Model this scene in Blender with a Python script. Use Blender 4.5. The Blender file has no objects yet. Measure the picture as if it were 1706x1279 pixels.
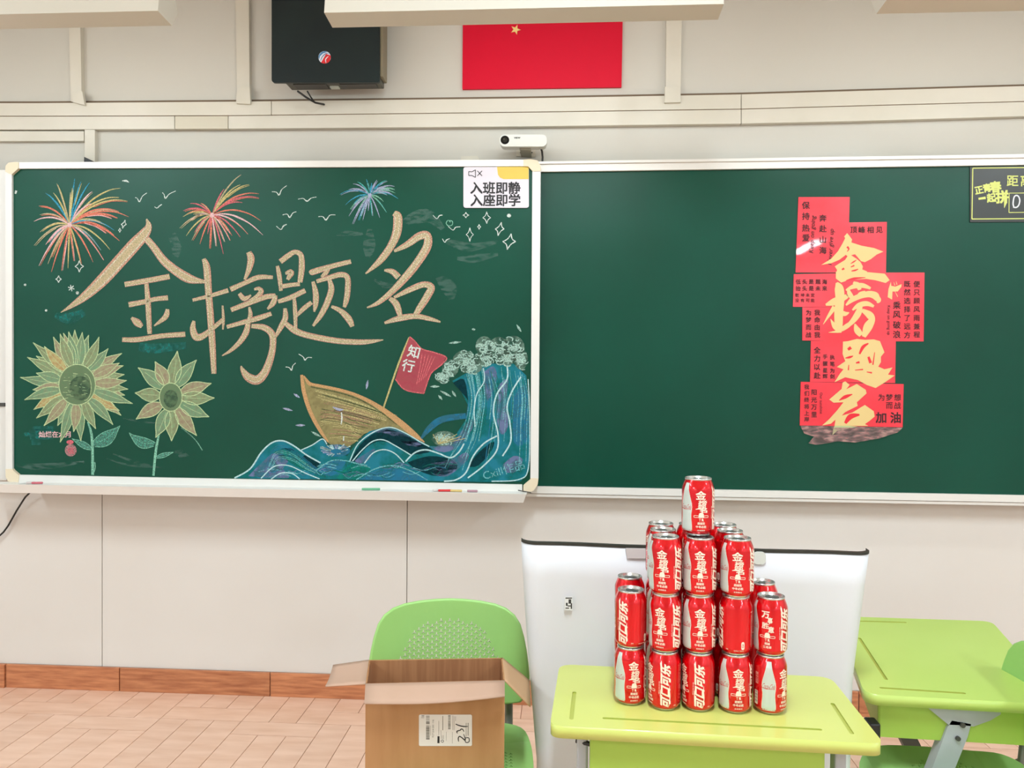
import bpy, bmesh, math, random
from mathutils import Vector, Matrix
from mathutils.geometry import tessellate_polygon, delaunay_2d_cdt

sc = bpy.context.scene
COL = sc.collection
# ------------------------------------------------------------------ camera
F = 1300.0                                   # focal length in pixels of a 1706 x 1279 frame
H = 1.36
cam_d = bpy.data.cameras.new('camera'); cam = bpy.data.objects.new('camera', cam_d); COL.objects.link(cam)
cam_d.sensor_width = 36; cam_d.lens = F / 1706 * 36; cam_d.clip_start = 0.02
CM = Matrix.Rotation(math.radians(3.6), 3, 'Z') @ Matrix.Rotation(math.radians(89.2), 3, 'X') @ Matrix.Rotation(math.radians(.43), 3, 'Z')
cam.matrix_world = Matrix.Translation((0, 0, H)) @ CM.to_4x4()
sc.camera = cam
# ------------------------------------------------------------------ world, lights, exposure
w = bpy.data.worlds.new('world'); sc.world = w; w.use_nodes = True
w.node_tree.nodes['Background'].inputs[0].default_value = (0.9, 0.95, 1, 1)
w.node_tree.nodes['Background'].inputs[1].default_value = 0.5
sc.view_settings.view_transform = 'Standard'; sc.view_settings.look = 'None'
sc.view_settings.gamma = 1; sc.view_settings.use_curve_mapping = False
sc.view_settings.exposure = 0.5
def area(name, loc, rot, sx, sy, power, col=(.77, .91, 1), spread=180):
    l = bpy.data.lights.new(name, 'AREA'); l.shape = 'RECTANGLE'; l.size = sx; l.size_y = sy; l.energy = power; l.color = col
    l.spread = math.radians(spread)
    o = bpy.data.objects.new(name, l); o.location = loc; o.rotation_euler = rot; COL.objects.link(o); return o
CEIL = 3.25
LAMPS = [(x, y) for x in (-3.3, 3.3) for y in (0.6, -2.2, -4.6)] + [(.15, .6)]  # last one, at the centre, is added to brighten the front objects
for x, y in LAMPS:
    area('ceiling_lamp_light', (x, y, CEIL - .16), (0, 0, 0), .16, 1.15, 44 if abs(x) > 1 else 52)

def P(px, py, y=None, z=None, plane=None):
    d = CM @ Vector(((px - 853) / F, -(py - 639.5) / F, -1)); C = Vector((0, 0, H))
    if y is not None: t = (y - C.y) / d.y
    elif z is not None: t = (z - C.z) / d.z
    else: t = (plane[0] - C).dot(plane[1]) / d.dot(plane[1])
    return C + d * t
WY = 3.19
# ------------------------------------------------------------------ materials
def lin(c):
    return tuple((v / 255 / 12.92) if v / 255 <= .04045 else ((v / 255 + .055) / 1.055) ** 2.4 for v in c)
MATS = {}
def mat(name, rgb, rough=.5, metal=0, noise=None, nscale=20, coat=0, alpha=None, emit=0, rgb2=None, stretch=(1, 1, 1), bump=0, trans=0, spec=.5, contrast=(.35, .65), objrand=0):
    if name in MATS: return MATS[name]
    m = bpy.data.materials.new(name); m.use_nodes = True; nt = m.node_tree; N = nt.nodes; L = nt.links
    b = N['Principled BSDF']; c = lin(rgb) + (1,)
    b.inputs['Base Color'].default_value = c; b.inputs['Roughness'].default_value = rough; b.inputs['Metallic'].default_value = metal
    b.inputs['Coat Weight'].default_value = coat; b.inputs['Specular IOR Level'].default_value = spec
    if emit: b.inputs['Emission Color'].default_value = c; b.inputs['Emission Strength'].default_value = emit
    if rgb2 is not None or bump or objrand or alpha is not None:
        tc = N.new('ShaderNodeTexCoord'); mp = N.new('ShaderNodeMapping'); mp.inputs['Scale'].default_value = stretch
        L.new(tc.outputs['Object'], mp.inputs['Vector'])
        nz = N.new('ShaderNodeTexNoise'); nz.inputs['Scale'].default_value = nscale; nz.inputs['Detail'].default_value = 5
        if objrand:
            oi = N.new('ShaderNodeObjectInfo'); ad = N.new('ShaderNodeVectorMath'); ad.operation = 'MULTIPLY_ADD'
            cx = N.new('ShaderNodeCombineXYZ'); L.new(oi.outputs['Random'], cx.inputs[0]); L.new(oi.outputs['Random'], cx.inputs[1])
            L.new(cx.outputs[0], ad.inputs[0]); ad.inputs[1].default_value = (37, 91, 0); L.new(mp.outputs[0], ad.inputs[2]); L.new(ad.outputs[0], nz.inputs['Vector'])
        else: L.new(mp.outputs[0], nz.inputs['Vector'])
        rp = N.new('ShaderNodeMapRange'); rp.inputs[1].default_value = contrast[0]; rp.inputs[2].default_value = contrast[1]
        L.new(nz.outputs['Fac'], rp.inputs[0])
        if rgb2 is not None:
            mx = N.new('ShaderNodeMix'); mx.data_type = 'RGBA'; mx.inputs[6].default_value = c; mx.inputs[7].default_value = lin(rgb2) + (1,)
            L.new(rp.outputs[0], mx.inputs[0]); src = mx.outputs[2]
            if objrand:
                hs = N.new('ShaderNodeHueSaturation'); mr = N.new('ShaderNodeMapRange'); mr.inputs[3].default_value = 1 - objrand; mr.inputs[4].default_value = 1 + objrand
                L.new(oi.outputs['Random'], mr.inputs[0]); L.new(mr.outputs[0], hs.inputs['Value']); L.new(src, hs.inputs['Color']); src = hs.outputs[0]
            L.new(src, b.inputs['Base Color'])
        if bump:
            bp = N.new('ShaderNodeBump'); bp.inputs['Strength'].default_value = bump; bp.inputs['Distance'].default_value = .002
            L.new(nz.outputs['Fac'], bp.inputs['Height']); L.new(bp.outputs[0], b.inputs['Normal'])
        if alpha is not None:
            mr = N.new('ShaderNodeMapRange'); mr.inputs[3].default_value = alpha[0]; mr.inputs[4].default_value = alpha[1]
            L.new(rp.outputs[0], mr.inputs[0]); L.new(mr.outputs[0], b.inputs['Alpha'])
    if trans: b.inputs['Transmission Weight'].default_value = trans
    MATS[name] = m; return m
def chalk(name, rgb, a=(.45, .95), rgb2=None, ns=260, stretch=(1, 1, 1)):
    return mat('chalk_' + name, rgb, .95, alpha=a, rgb2=rgb2, nscale=ns, spec=.1, stretch=stretch, contrast=(.4, .6))

WALLC = mat('wall_panel_paint', (226, 221, 214), .55, rgb2=(223, 217, 209), nscale=1.5)
WALLU = mat('wall_upper_dimmed', (207, 203, 193), .6, rgb2=(203, 199, 188), nscale=1.2)  # same wall, darkened in its colour where the board lamps do not reach
WALLN = mat('side_wall_paint', (214, 216, 214), .6)
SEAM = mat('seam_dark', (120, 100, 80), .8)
TRUNK = mat('trunking_plastic', (218, 212, 198), .45, rgb2=(210, 204, 188), nscale=3)
TRUNK2 = mat('trunking_plastic_aged', (206, 198, 178), .5)
ALU = mat('board_frame_aluminium', (232, 230, 224), .35, .1)
CORNER = mat('frame_corner_plastic', (232, 215, 186), .45)
BOARD = mat('green_board', (2, 66, 49), .33, rgb2=(5, 74, 57), nscale=2.2, contrast=(.3, .7), spec=.27)
BLACK = mat('black_plastic', (24, 24, 26), .4)
DGREY = mat('dark_grey', (70, 68, 64), .5)
CABLE = mat('cable_black', (28, 26, 22), .5)

# ------------------------------------------------------------------ mesh builder
class MB:
    def __init__(s): s.v = []; s.f = []; s.m = []; s.mats = []; s.sm = []
    def mi(s, m):
        if m not in s.mats: s.mats.append(m)
        return s.mats.index(m)
    def add(s, vs, fs, m, smooth=False):
        o = len(s.v); s.v += [tuple(v) for v in vs]; k = s.mi(m)
        for f in fs: s.f.append(tuple(i + o for i in f)); s.m.append(k); s.sm.append(smooth)
    def box(s, a, b, m):
        x0, y0, z0 = a; x1, y1, z1 = b
        s.add([(x0, y0, z0), (x1, y0, z0), (x1, y1, z0), (x0, y1, z0), (x0, y0, z1), (x1, y0, z1), (x1, y1, z1), (x0, y1, z1)],
              [(0, 3, 2, 1), (4, 5, 6, 7), (0, 1, 5, 4), (1, 2, 6, 5), (2, 3, 7, 6), (3, 0, 4, 7)], m)
    def prism(s, poly, vec, m, smooth=False):
        poly = [Vector(p) for p in poly]; n = len(poly); vec = Vector(vec)
        nn = Vector()
        for i in range(n): nn += poly[i].cross(poly[(i + 1) % n])
        if nn.dot(vec) > 0: poly = poly[::-1]
        tri = [t for t in tessellate_polygon([poly])]
        vs = poly + [p + vec for p in poly]; o = n
        s.add(vs, [tuple(range(n))] if n < 5 else tri, m)
        s.add(vs, [tuple(reversed([i + n for i in range(n)]))] if n < 5 else [tuple(i + n for i in reversed(t)) for t in tri], m)
        s.add(vs, [(i, i + n, (i + 1) % n + n, (i + 1) % n) for i in range(n)], m, smooth)
    def tube(s, pts, r, m, seg=8, cap=True):
        pts = [Vector(p) for p in pts]; rs = r if isinstance(r, (list, tuple)) else [r] * len(pts); vs = []
        up = None
        for i, p in enumerate(pts):
            t = ((pts[min(i + 1, len(pts) - 1)] - pts[max(i - 1, 0)])).normalized()
            if up is None: up = t.orthogonal().normalized()
            up = (up - t * up.dot(t)).normalized(); bi = t.cross(up)
            for k in range(seg):
                a = 2 * math.pi * k / seg; vs.append(p + (up * math.cos(a) + bi * math.sin(a)) * rs[i])
        fs = [(i * seg + k, i * seg + (k + 1) % seg, (i + 1) * seg + (k + 1) % seg, (i + 1) * seg + k) for i in range(len(pts) - 1) for k in range(seg)]
        s.add(vs, fs, m, True)
        if cap: s.add(vs, [tuple(range(seg))[::-1], tuple(range((len(pts) - 1) * seg, len(pts) * seg))], m)
    def lathe(s, prof, m, seg=40, smooth=True):
        vs = [(r * math.sin(2 * math.pi * k / seg), -r * math.cos(2 * math.pi * k / seg), z) for r, z in prof for k in range(seg)]
        s.add(vs, [(i * seg + k, i * seg + (k + 1) % seg, (i + 1) * seg + (k + 1) % seg, (i + 1) * seg + k) for i in range(len(prof) - 1) for k in range(seg)], m, smooth)
    def build(s, name, parent=None, bevel=0, loc=None, **props):
        me = bpy.data.meshes.new(name)
        org = Vector(loc) if loc is not None else Vector()
        me.from_pydata([tuple(Vector(v) - org) for v in s.v], [], s.f)
        for m in s.mats: me.materials.append(m)
        for p, k, q in zip(me.polygons, s.m, s.sm): p.material_index = k; p.use_smooth = q
        me.update()
        return obj(name, me, parent, bevel, loc=org if loc is not None else None, **props)
def obj(name, me, parent=None, bevel=0, loc=None, **props):
    o = bpy.data.objects.new(name, me); COL.objects.link(o)
    if loc is not None: o.location = loc
    if parent is not None: o.parent = parent
    if bevel:
        b = o.modifiers.new('bevel', 'BEVEL'); b.width = bevel; b.segments = 2; b.limit_method = 'ANGLE'; b.harden_normals = False
    for k, v in props.items(): o[k] = v
    return o
def tag(o, label, cat, group=None):
    o['label'] = label; o['category'] = cat
    if group: o['group'] = group
    return o
def thing(name, label, cat, loc=(0, 0, 0), rz=0, group=None):
    o = bpy.data.objects.new(name, None); COL.objects.link(o); o.location = loc; o.rotation_euler = (0, 0, rz); o.empty_display_size = .05
    return tag(o, label, cat, group)
def struct(o): o['kind'] = 'structure'; return o
def slab(mb, q, yf, yb, m):
    """four picture corners set on the plane y = yf, carried straight back to y = yb"""
    mb.prism([P(a, b, y=yf) for a, b in q], (0, yb - yf, 0), m)
def relparent(children, root):
    """children were made in world coordinates: keep them there under a moved, turned Empty"""
    M = (Matrix.Translation(root.location) @ root.rotation_euler.to_matrix().to_4x4()).inverted()
    for c in children:
        if c.type == 'MESH': c.data.transform(M @ Matrix.Translation(c.location)); c.location = (0, 0, 0)

# ------------------------------------------------------------------ flat drawing on a plane
def catmull(pts, n=6):
    if len(pts) < 3: return [tuple(p) for p in pts]
    out = []; q = [pts[0]] + list(pts) + [pts[-1]]
    for i in range(1, len(q) - 2):
        for k in range(n):
            t = k / n; r = []
            for d in range(len(pts[0])):
                a, b, c, e = q[i - 1][d], q[i][d], q[i + 1][d], q[i + 2][d]
                r.append(.5 * (2 * b + (c - a) * t + (2 * a - 5 * b + 4 * c - e) * t * t + (3 * b - a - 3 * c + e) * t ** 3))
            out.append(tuple(r))
    out.append(tuple(pts[-1])); return out
class Draw:
    """ribbons and fills given in crop coordinates (origin, scale), laid on a surface by `put`"""
    def __init__(s, put): s.mb = MB(); s.put = put; s.o = (0, 0); s.k = 1; s.lay = 1
    def crop(s, ox, oy, k): s.o = (ox, oy); s.k = k; return s
    def X(s, p, lay=None): return s.put(s.o[0] + p[0] / s.k, s.o[1] + p[1] / s.k, s.lay if lay is None else lay)
    def ribbon(s, pts, m, w=None, n=6, off=0, scale=1, lay=None):
        """pts = (x, y, width) or (x, y) with w"""
        pts = [(p[0], p[1], (p[2] if len(p) > 2 else w)) for p in pts]
        c = catmull(pts, n); vs = []; L = len(c)
        for i, (x, y, ww) in enumerate(c):
            a = c[max(i - 1, 0)]; b = c[min(i + 1, L - 1)]; dx, dy = b[0] - a[0], b[1] - a[1]; l = math.hypot(dx, dy) or 1
            nx, ny = -dy / l, dx / l; h = max(ww, .3) * .5 * scale; ox = off * ww
            vs += [s.X((x + nx * (ox + h), y + ny * (ox + h)), lay), s.X((x + nx * (ox - h), y + ny * (ox - h)), lay)]
        s.mb.add(vs, [(2 * i, 2 * i + 2, 2 * i + 3, 2 * i + 1) for i in range(L - 1)], m)
    def fill(s, pts, m, smooth=0, lay=None):
        if smooth: pts = catmull(list(pts) + [pts[0]], smooth)[:-1]
        v2 = [Vector((a[0], a[1], 0)) for a in pts]
        tr = tessellate_polygon([v2])
        fs = []
        for t in tr:
            a, b, c = (v2[i] for i in t)
            fs.append(t if (b - a).cross(c - a).z < 0 else t[::-1])
        s.mb.add([s.X(p, lay) for p in pts], fs, m)
    def ell(s, c, rx, ry, m, n=24, lay=None, rot=0):
        ca, sa = math.cos(rot), math.sin(rot)
        s.fill([(c[0] + rx * math.cos(a) * ca - ry * math.sin(a) * sa, c[1] + rx * math.cos(a) * sa + ry * math.sin(a) * ca) for a in [2 * math.pi * i / n for i in range(n)]], m, lay=lay)
    def text(s, body, cx, cy, size, m, rot=0, bold=.02, sx=1, shear=0, lay=None):
        vs, fs, (x0, x1, y0, y1) = glyphs(body, bold); mx, my = (x0 + x1) / 2, (y0 + y1) / 2
        ca, sa = math.cos(rot), math.sin(rot); out = []
        for x, y, k in vs:
            a = (x - mx) * size * sx + (y - my) * shear * size; b = -(y - my) * size
            out.append(s.X((cx + a * ca - b * sa, cy + a * sa + b * ca), (s.lay if lay is None else lay) + .04 * k))
        s.mb.add(out, fs, m)
    def build(s, name, parent=None, **k): return s.mb.build(name, parent, **k)
GC = {}
def glyphs(body, bold=.02):
    if (body, bold) in GC: return GC[(body, bold)]
    c = bpy.data.curves.new('glyph', 'FONT'); c.body = body; c.size = 1; c.offset = 0; c.resolution_u = 2
    o = bpy.data.objects.new('glyph', c); COL.objects.link(o)
    me = bpy.data.meshes.new_from_object(o.evaluated_get(bpy.context.evaluated_depsgraph_get()))
    vs = [(v.co.x, v.co.y) for v in me.vertices]; fs = []
    for p in me.polygons:
        t = tuple(p.vertices); a = sum(vs[t[i]][0] * vs[t[(i + 1) % len(t)]][1] - vs[t[(i + 1) % len(t)]][0] * vs[t[i]][1] for i in range(len(t)))
        fs.append(t if a > 0 else t[::-1])
    bb = (min(v[0] for v in vs), max(v[0] for v in vs), min(v[1] for v in vs), max(v[1] for v in vs))
    bpy.data.objects.remove(o); bpy.data.meshes.remove(me); bpy.data.curves.remove(c)
    # embolden by laying shifted copies over each other: the font's own offset breaks dense characters
    q = bold * .75; sh = [(0, 0)] if bold < .006 else [(q, 0), (-q, 0), (0, q), (0, -q)] if bold < .012 else [(q, q), (-q, q), (q, -q), (-q, -q), (q, 0), (-q, 0)]
    V = [(x + a, y + b, k) for k, (a, b) in enumerate(sh) for x, y in vs]; n = len(vs); FF = [tuple(i + n * k for i in f) for k in range(len(sh)) for f in fs]
    GC[(body, bold)] = (V, FF, bb); return GC[(body, bold)]

# ================================================================== ROOM SHELL
XL, XR, YB = -4.2, 4.2, -5.6
def shell(name, a, b, m):
    mb = MB(); mb.box(a, b, m); return struct(mb.build(name))
wall_front = shell('wall_front', (XL, WY + .012, 0), (XR, WY + .15, CEIL), WALLU)
shell('wall_back', (XL, YB - .1, 0), (XR, YB, CEIL), WALLN)
shell('wall_left', (XL - .1, YB - .1, 0), (XL, WY + .15, CEIL), WALLN)
shell('wall_right', (XR, YB - .1, 0), (XR + .1, WY + .15, CEIL), WALLN)
shell('ceiling', (XL - .1, YB - .1, CEIL), (XR + .1, WY + .15, CEIL + .1), mat('ceiling_white', (238, 236, 228), .8))
GROUT = mat('grout', (188, 140, 110), .8)
floor = shell('floor', (XL - .1, YB - .1, -.1), (XR + .1, WY + .15, -.004), GROUT)
# wall panels: lower zone shows its joints, the upper zone is plain
sx0 = P(170, 960, y=WY).x; sx1 = P(678, 930, y=WY).x; pw = sx1 - sx0
i = -3
edges = [XL] + [sx0 + pw * k for k in (-2, -1, 0, 1, 4) if XL + .1 < sx0 + pw * k < XR - .1] + [XR]
for a, b in zip(edges[:-1], edges[1:]):
    mb = MB(); mb.box((a + .0017, WY, .098), (b - .0017, WY + .0125, 1.2), WALLC); mb.build('wall_panel', wall_front, bevel=.0012)
mb = MB(); mb.box((XL, WY + .001, 1.2), (XR, WY + .0125, CEIL), WALLU); mb.build('upper_wall_panel', wall_front)
# baseboard of wood-look tiles
WOODB = mat('baseboard_wood', (212, 142, 98), .4, rgb2=(168, 100, 66), nscale=9, stretch=(1, 1, 9), contrast=(.3, .7), objrand=.08)
bb = MB(); bb.box((XL, WY - .004, 0), (XR, WY + .0125, .096), mat('baseboard_grout', (215, 180, 150), .8)); baseb = struct(bb.build('baseboard_front'))
s0 = P(13, 1120, y=WY).x; s1 = P(202, 1120, y=WY).x; s2 = P(452, 1125, y=WY).x
bt = [s0 - 1.2, s0 - .6, s0, s1, s2]
while bt[-1] < XR - .7: bt.append(bt[-1] + .6)
for k, (a, b) in enumerate(zip(bt[:-1], bt[1:])):
    mb = MB(); dz = -.0 ; mb.box((a + .0025, WY - .014 - (.006 if k == 1 else 0), .0), (b - .0025, WY - .002, .099), WOODB)
    mb.build('baseboard_tile', baseb, bevel=.001, loc=((a + b) / 2, WY - .008, .05))
# floor tiles: blocks of three planks and a cross plank
TILEM = mat('floor_tile_wood_look', (238, 200, 176), .32, rgb2=(222, 178, 150), nscale=2.6, stretch=(1.6, 9, 1), objrand=.035, contrast=(.3, .7))
w0 = .108; L3 = P(536.2, 1210, z=0).x; yAB = P(450.8, 1203, z=0).y
def tile_mesh(name, lx, ly):
    mb = MB(); g = .0014; mb.box((-lx / 2 + g, -ly / 2 + g, -.004), (lx / 2 - g, ly / 2 - g, 0), TILEM)
    me = bpy.data.meshes.new(name); me.from_pydata(mb.v, [], mb.f); me.materials.append(TILEM); return me
TV = tile_mesh('floor_tile', w0, 4 * w0); TH = tile_mesh('floor_tile', 3 * w0, w0)
far = MB()
def put_tile(cx, cy, hor):
    lx, ly = (3 * w0, w0) if hor else (w0, 4 * w0)
    if cx - lx / 2 < XL or cx + lx / 2 > XR or cy - ly / 2 < YB: return
    if cy + ly / 2 > WY + .0:                      # cut at the wall
        t = min(WY, cy + ly / 2); bo = cy - ly / 2
        if t - bo < .01: return
        if -2.8 < cx < 2.2:
            mb = MB(); g = .0014; mb.box((-lx / 2 + g, g, -.004), (lx / 2 - g, t - bo - g, 0), TILEM); o = mb.build('floor_tile', floor); o.location = (cx, bo, 0)
        return
    if -2.8 < cx < 2.2 and cy > 2.02:
        o = obj('floor_tile', TH if hor else TV, floor); o.location = (cx, cy, 0)
    else:
        g = .0014; far.box((cx - lx / 2 + g, cy - ly / 2 + g, -.004), (cx + lx / 2 - g, cy + ly / 2 - g, 0), TILEM)
for b in range(-15, 17):
    bx = L3 + 3 * w0 * b
    offr = yAB - w0 if b % 2 else yAB          # lower edge of the cross plank
    for r in range(-18, 3):
        y0 = offr + r * 5 * w0
        if y0 > WY: continue
        put_tile(bx + 1.5 * w0, y0 + w0 / 2, True)
        for c in range(3): put_tile(bx + (c + .5) * w0, y0 + w0 + 2 * w0, False)
o = far.build('distant_floor_tiles', floor); o['kind'] = 'stuff'

# ================================================================== TRUNKING on the wall
tr = thing('cable_trunking', 'long double band of cream plastic cable trunking across the wall above the boards', 'trunking', (0, WY, 2.4))
top = [(-60, 171), (60, 171), (390, 168.5), (860, 163.1), (1240, 156.3), (1440, 150.3), (1706, 142.5), (1780, 140.5)]
mid = [(-60, 193.5), (60, 193.5), (390, 192.6), (860, 187), (1240, 181.6), (1440, 176), (1706, 169), (1780, 167)]
bot = [(-60, 216.5), (60, 216.5), (390, 215), (860, 211.4), (1240, 206.5), (1440, 202), (1706, 194), (1780, 192)]
def yat(l, x):
    for (a, b), (c, d) in zip(l[:-1], l[1:]):
        if a <= x <= c: return b + (d - b) * (x - a) / (c - a)
def band(l0, l1, xa, xb, m, yf, g=.6):
    mb = MB(); xs = [xa + g] + [p[0] for p in l0 if xa + 20 < p[0] < xb - 20] + [xb - g]
    poly = [P(x, yat(l0, x) + .8, y=yf) for x in xs] + [P(x, yat(l1, x) - .8, y=yf) for x in reversed(xs)]
    mb.prism(poly, (0, WY - yf, 0), m); return mb
ch = []
for xa, xb in ((-60, 452), (452, 1235), (1235, 1780)): ch.append(band(top, mid, xa, xb, TRUNK, WY - .03).build('trunking_cover', tr, bevel=.0015))
for xa, xb, m in ((-60, 291, TRUNK), (291, 380, TRUNK2), (380, 1235, TRUNK), (1235, 1780, TRUNK)): ch.append(band(mid, bot, xa, xb, m, WY - .026).build('trunking_cover', tr, bevel=.0015))
mb = MB()  # thin dark strips along the top edge and the middle joint
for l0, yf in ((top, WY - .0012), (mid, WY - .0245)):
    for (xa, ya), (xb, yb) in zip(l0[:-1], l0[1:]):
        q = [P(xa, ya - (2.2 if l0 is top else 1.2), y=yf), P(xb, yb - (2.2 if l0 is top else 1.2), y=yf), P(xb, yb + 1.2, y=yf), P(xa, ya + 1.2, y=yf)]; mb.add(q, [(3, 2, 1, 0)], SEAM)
ch.append(mb.build('joint_line', tr, label='dark line along the trunking joints'))
relparent(ch, tr)
def vert_trunk(x0, x1, y0, y1, label, clip=None, xt=None, yf=WY - .022):
    t = thing('wall_conduit', label, 'conduit', tuple(P((x0 + x1) / 2, y1, y=WY)), group=None); c = []
    xt = xt or (x0, x1)
    mb = MB(); slab(mb, [(xt[0], y0), (xt[1], y0), (x1, y1), (x0, y1)], yf, WY + .001, TRUNK); c.append(mb.build('conduit_cover', t, bevel=.0015))
    if clip:
        mb = MB(); slab(mb, clip, WY - .042, WY - .028, TRUNK); c.append(mb.build('end_clip', t, bevel=.002))
    relparent(c, t)
vert_trunk(118, 136, -60, 169, 'vertical cream conduit left of all, half behind the left lamp', [(121, 152), (137, 152), (141, 175), (121, 170)], (112, 132))
vert_trunk(395, 416, -60, 168, 'vertical cream conduit between left lamp and black speaker', [(396, 144), (416, 144), (417, 173), (393, 172)], (391, 414))
vert_trunk(1109, 1134, -60, 158, 'wide vertical cream conduit right of the red flag', [(1108, 144), (1134, 143), (1134, 170), (1107, 171)], (1111, 1137))
vert_trunk(141, 158, 216, 269, 'short vertical cream conduit just above the left board', None)
t = thing('wall_conduit', 'horizontal cream conduit under the trunking at far left', 'conduit', tuple(P(60, 226, y=WY))); mb = MB()
slab(mb, [(-60, 218.5), (139.5, 218.5), (139.5, 234.5), (-60, 235)], WY - .02, WY + .001, TRUNK); relparent([mb.build('conduit_cover', t, bevel=.0015)], t)
mb = MB(); slab(mb, [(140, 261), (152, 267), (152, 272), (140, 272)], WY - .05, WY, BLACK)
tag(mb.build('corner_bracket'), 'small black bracket above the left board beside the conduit', 'bracket')
mb = MB(); slab(mb, [(768, 260.5), (795, 259.5), (799, 266), (768, 270)], WY - .06, WY, TRUNK)
tag(mb.build('cable_box'), 'small cream plastic box sitting over top rail beside the camera', 'box')

# ================================================================== GREEN BOARDS
YR = WY - .085       # wide fixed board, front of its frame
YRS = YR + .012
YLb = WY - .15       # sliding left board in front
br = thing('wide_chalkboard', 'wide green chalkboard on the right carrying the red poster', 'chalkboard', tuple(P(1300, 810, y=WY)))
ch = []
mb = MB(); slab(mb, [(860, 284), (1800, 271), (1800, 829), (860, 811)], YRS, WY - .02, BOARD); ch.append(mb.build('board_surface', br))
mb = MB(); slab(mb, [(860, 273.6), (1800, 261.3), (1800, 273), (860, 286.5)], YR, WY - .03, ALU); slab(mb, [(860, 269.5), (1800, 255), (1800, 261), (860, 273.2)], YR - .008, WY - .03, ALU); ch.append(mb.build('top_rail', br, bevel=.0015))
mb = MB(); slab(mb, [(860, 809.4), (1800, 826.6), (1800, 838.6), (860, 821)], YR, WY - .03, ALU); slab(mb, [(860, 821.6), (1800, 839.3), (1800, 844), (860, 826.5)], YR + .006, WY - .03, ALU); ch.append(mb.build('bottom_rail', br, bevel=.0015))
mb = MB(); slab(mb, [(-80, 284), (11, 283), (11, 800), (-80, 799)], YR, WY - .03, ALU); slab(mb, [(-30, 671), (7.5, 671), (7.5, 677), (-30, 677)], YR - .006, YR, DGREY); ch.append(mb.build('left_stile', br, bevel=.0015, label='pale left end stile with a grey catch'))
relparent(ch, br)

bl = thing('sliding_chalkboard', 'left green chalkboard covered in coloured chalk drawings', 'chalkboard', tuple(P(450, 800, y=WY)))
LB = []
mb = MB(); slab(mb, [(14, 278), (888, 272), (886, 812), (14, 797)], YLb + .01, YR - .012, BOARD); surf = mb.build('board_surface', bl); LB.append(surf)
mb = MB(); slab(mb, [(20, 270.3), (880, 265.8), (880, 276.6), (20, 280.7)], YLb, YR - .01, ALU); LB.append(mb.build('top_rail', bl, bevel=.002))
mb = MB(); slab(mb, [(20, 790.6), (870, 807), (870, 821), (20, 804)], YLb, YR - .01, ALU); LB.append(mb.build('bottom_rail', bl, bevel=.002))
mb = MB(); slab(mb, [(8.6, 284), (19.6, 284), (20.6, 789), (9.4, 789)], YLb, YR - .01, ALU); LB.append(mb.build('side_rail', bl, bevel=.002))
mb = MB(); slab(mb, [(887, 280), (900.6, 280), (896.8, 799), (883.6, 797)], YLb, YR - .01, ALU); LB.append(mb.build('side_rail', bl, bevel=.002))
def corner(pts):
    mb = MB(); slab(mb, pts, YLb - .003, YR - .012, CORNER); LB.append(mb.build('corner_piece', bl, bevel=.002))
corner([(8.4, 286), (9.5, 276), (14, 271), (24, 269.8), (30.5, 270.2), (30.5, 280.6), (20.3, 289.5), (19.8, 291)])
corner([(9.2, 781), (20.8, 781), (21.5, 783), (31.5, 791.5), (30, 803.6), (20, 804.5), (13, 801), (9.4, 794)])
corner([(872, 265.8), (884, 265), (895, 267), (900.5, 275), (900.6, 285), (887.6, 285), (880, 277), (872, 276.8)])
corner([(872, 808), (883.7, 798), (884, 796), (897, 797), (895.5, 808), (889, 817), (880, 821), (872, 820.5)])
# chalk tray
def tray():
    mb = MB()
    sec = [P(a, b, y=yy).z for a, b, yy in ((400, 815, YLb), (400, 817, YLb - .075), (400, 829, YLb - .08))]
    y1, y2 = YLb + .002, YLb - .08
    xa, xb = P(-80, 810, y=y2).x, P(877, 830, y=y2).x
    za, zb = P(-80, 805.5, y=y2).z, P(877, 823.5, y=y2).z
    lip = P(400, 829, y=y2).z - P(400, 814.5, y=y2).z
    pr = [(y1, .0), (y2 + .008, -.0), (y2, 0), (y2, .002), (y2 + .012, lip), (y1, lip * .7)]
    n = len(pr); vs = [(xa, a, za + b) for a, b in pr] + [(xb + (0 if b > -.01 else -.012), a, zb + b) for a, b in pr]
    mb.add(vs, [(i, (i + 1) % n, (i + 1) % n + n, i + n) for i in range(n)] + [tuple(range(n))[::-1], tuple(range(n, 2 * n))], ALU)
    return mb.build('chalk_tray', bl, bevel=.002), (za + zb) / 2, (xa, za, xb, zb)
trayo, TZ, TR_ = tray(); LB.append(trayo)
relparent(LB, bl)
def tray_z(x): xa, za, xb, zb = TR_; return za + (zb - za) * (x - xa) / (xb - xa)

# ------------------------------------------------------------------ chalk drawings on the sliding board
EPS = .00035
put_left = lambda px, py, l: P(px, py, y=YLb + .01 - EPS * (l + 1))
C1, C2, C3, C4, C5 = (0, 250, 3.7087), (0, 540, 3.7087), (300, 280, 3.3652), (380, 540, 3.2808), (560, 250, 4.265)
B1, W1, F1 = (390, 620, 5.17), (720, 540, 4.917), (30, 540, 4.92)
R = random.Random(4)
pink = chalk('pink_edge', (206, 158, 136), (.5, 1)); khaki = chalk('khaki', (184, 184, 136), (.6, 1), rgb2=(202, 172, 144)); cream = chalk('cream', (222, 212, 186), (.3, 1))
white = chalk('white', (222, 230, 222), (.5, 1)); mist = chalk('mist', (130, 160, 150), (0, .22), ns=30, stretch=(1, 1, 3)); mint = chalk('mint', (140, 200, 172), (.5, 1)); mint2 = chalk('mint_fill', (96, 160, 140), (.35, .8))
tealsm = chalk('teal_smudge', (44, 120, 112), (.15, .75), ns=60)
DRAW = []
def draw_done(d, name, **k):
    o = d.build(name, bl, **k); DRAW.append(o); return o
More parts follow.
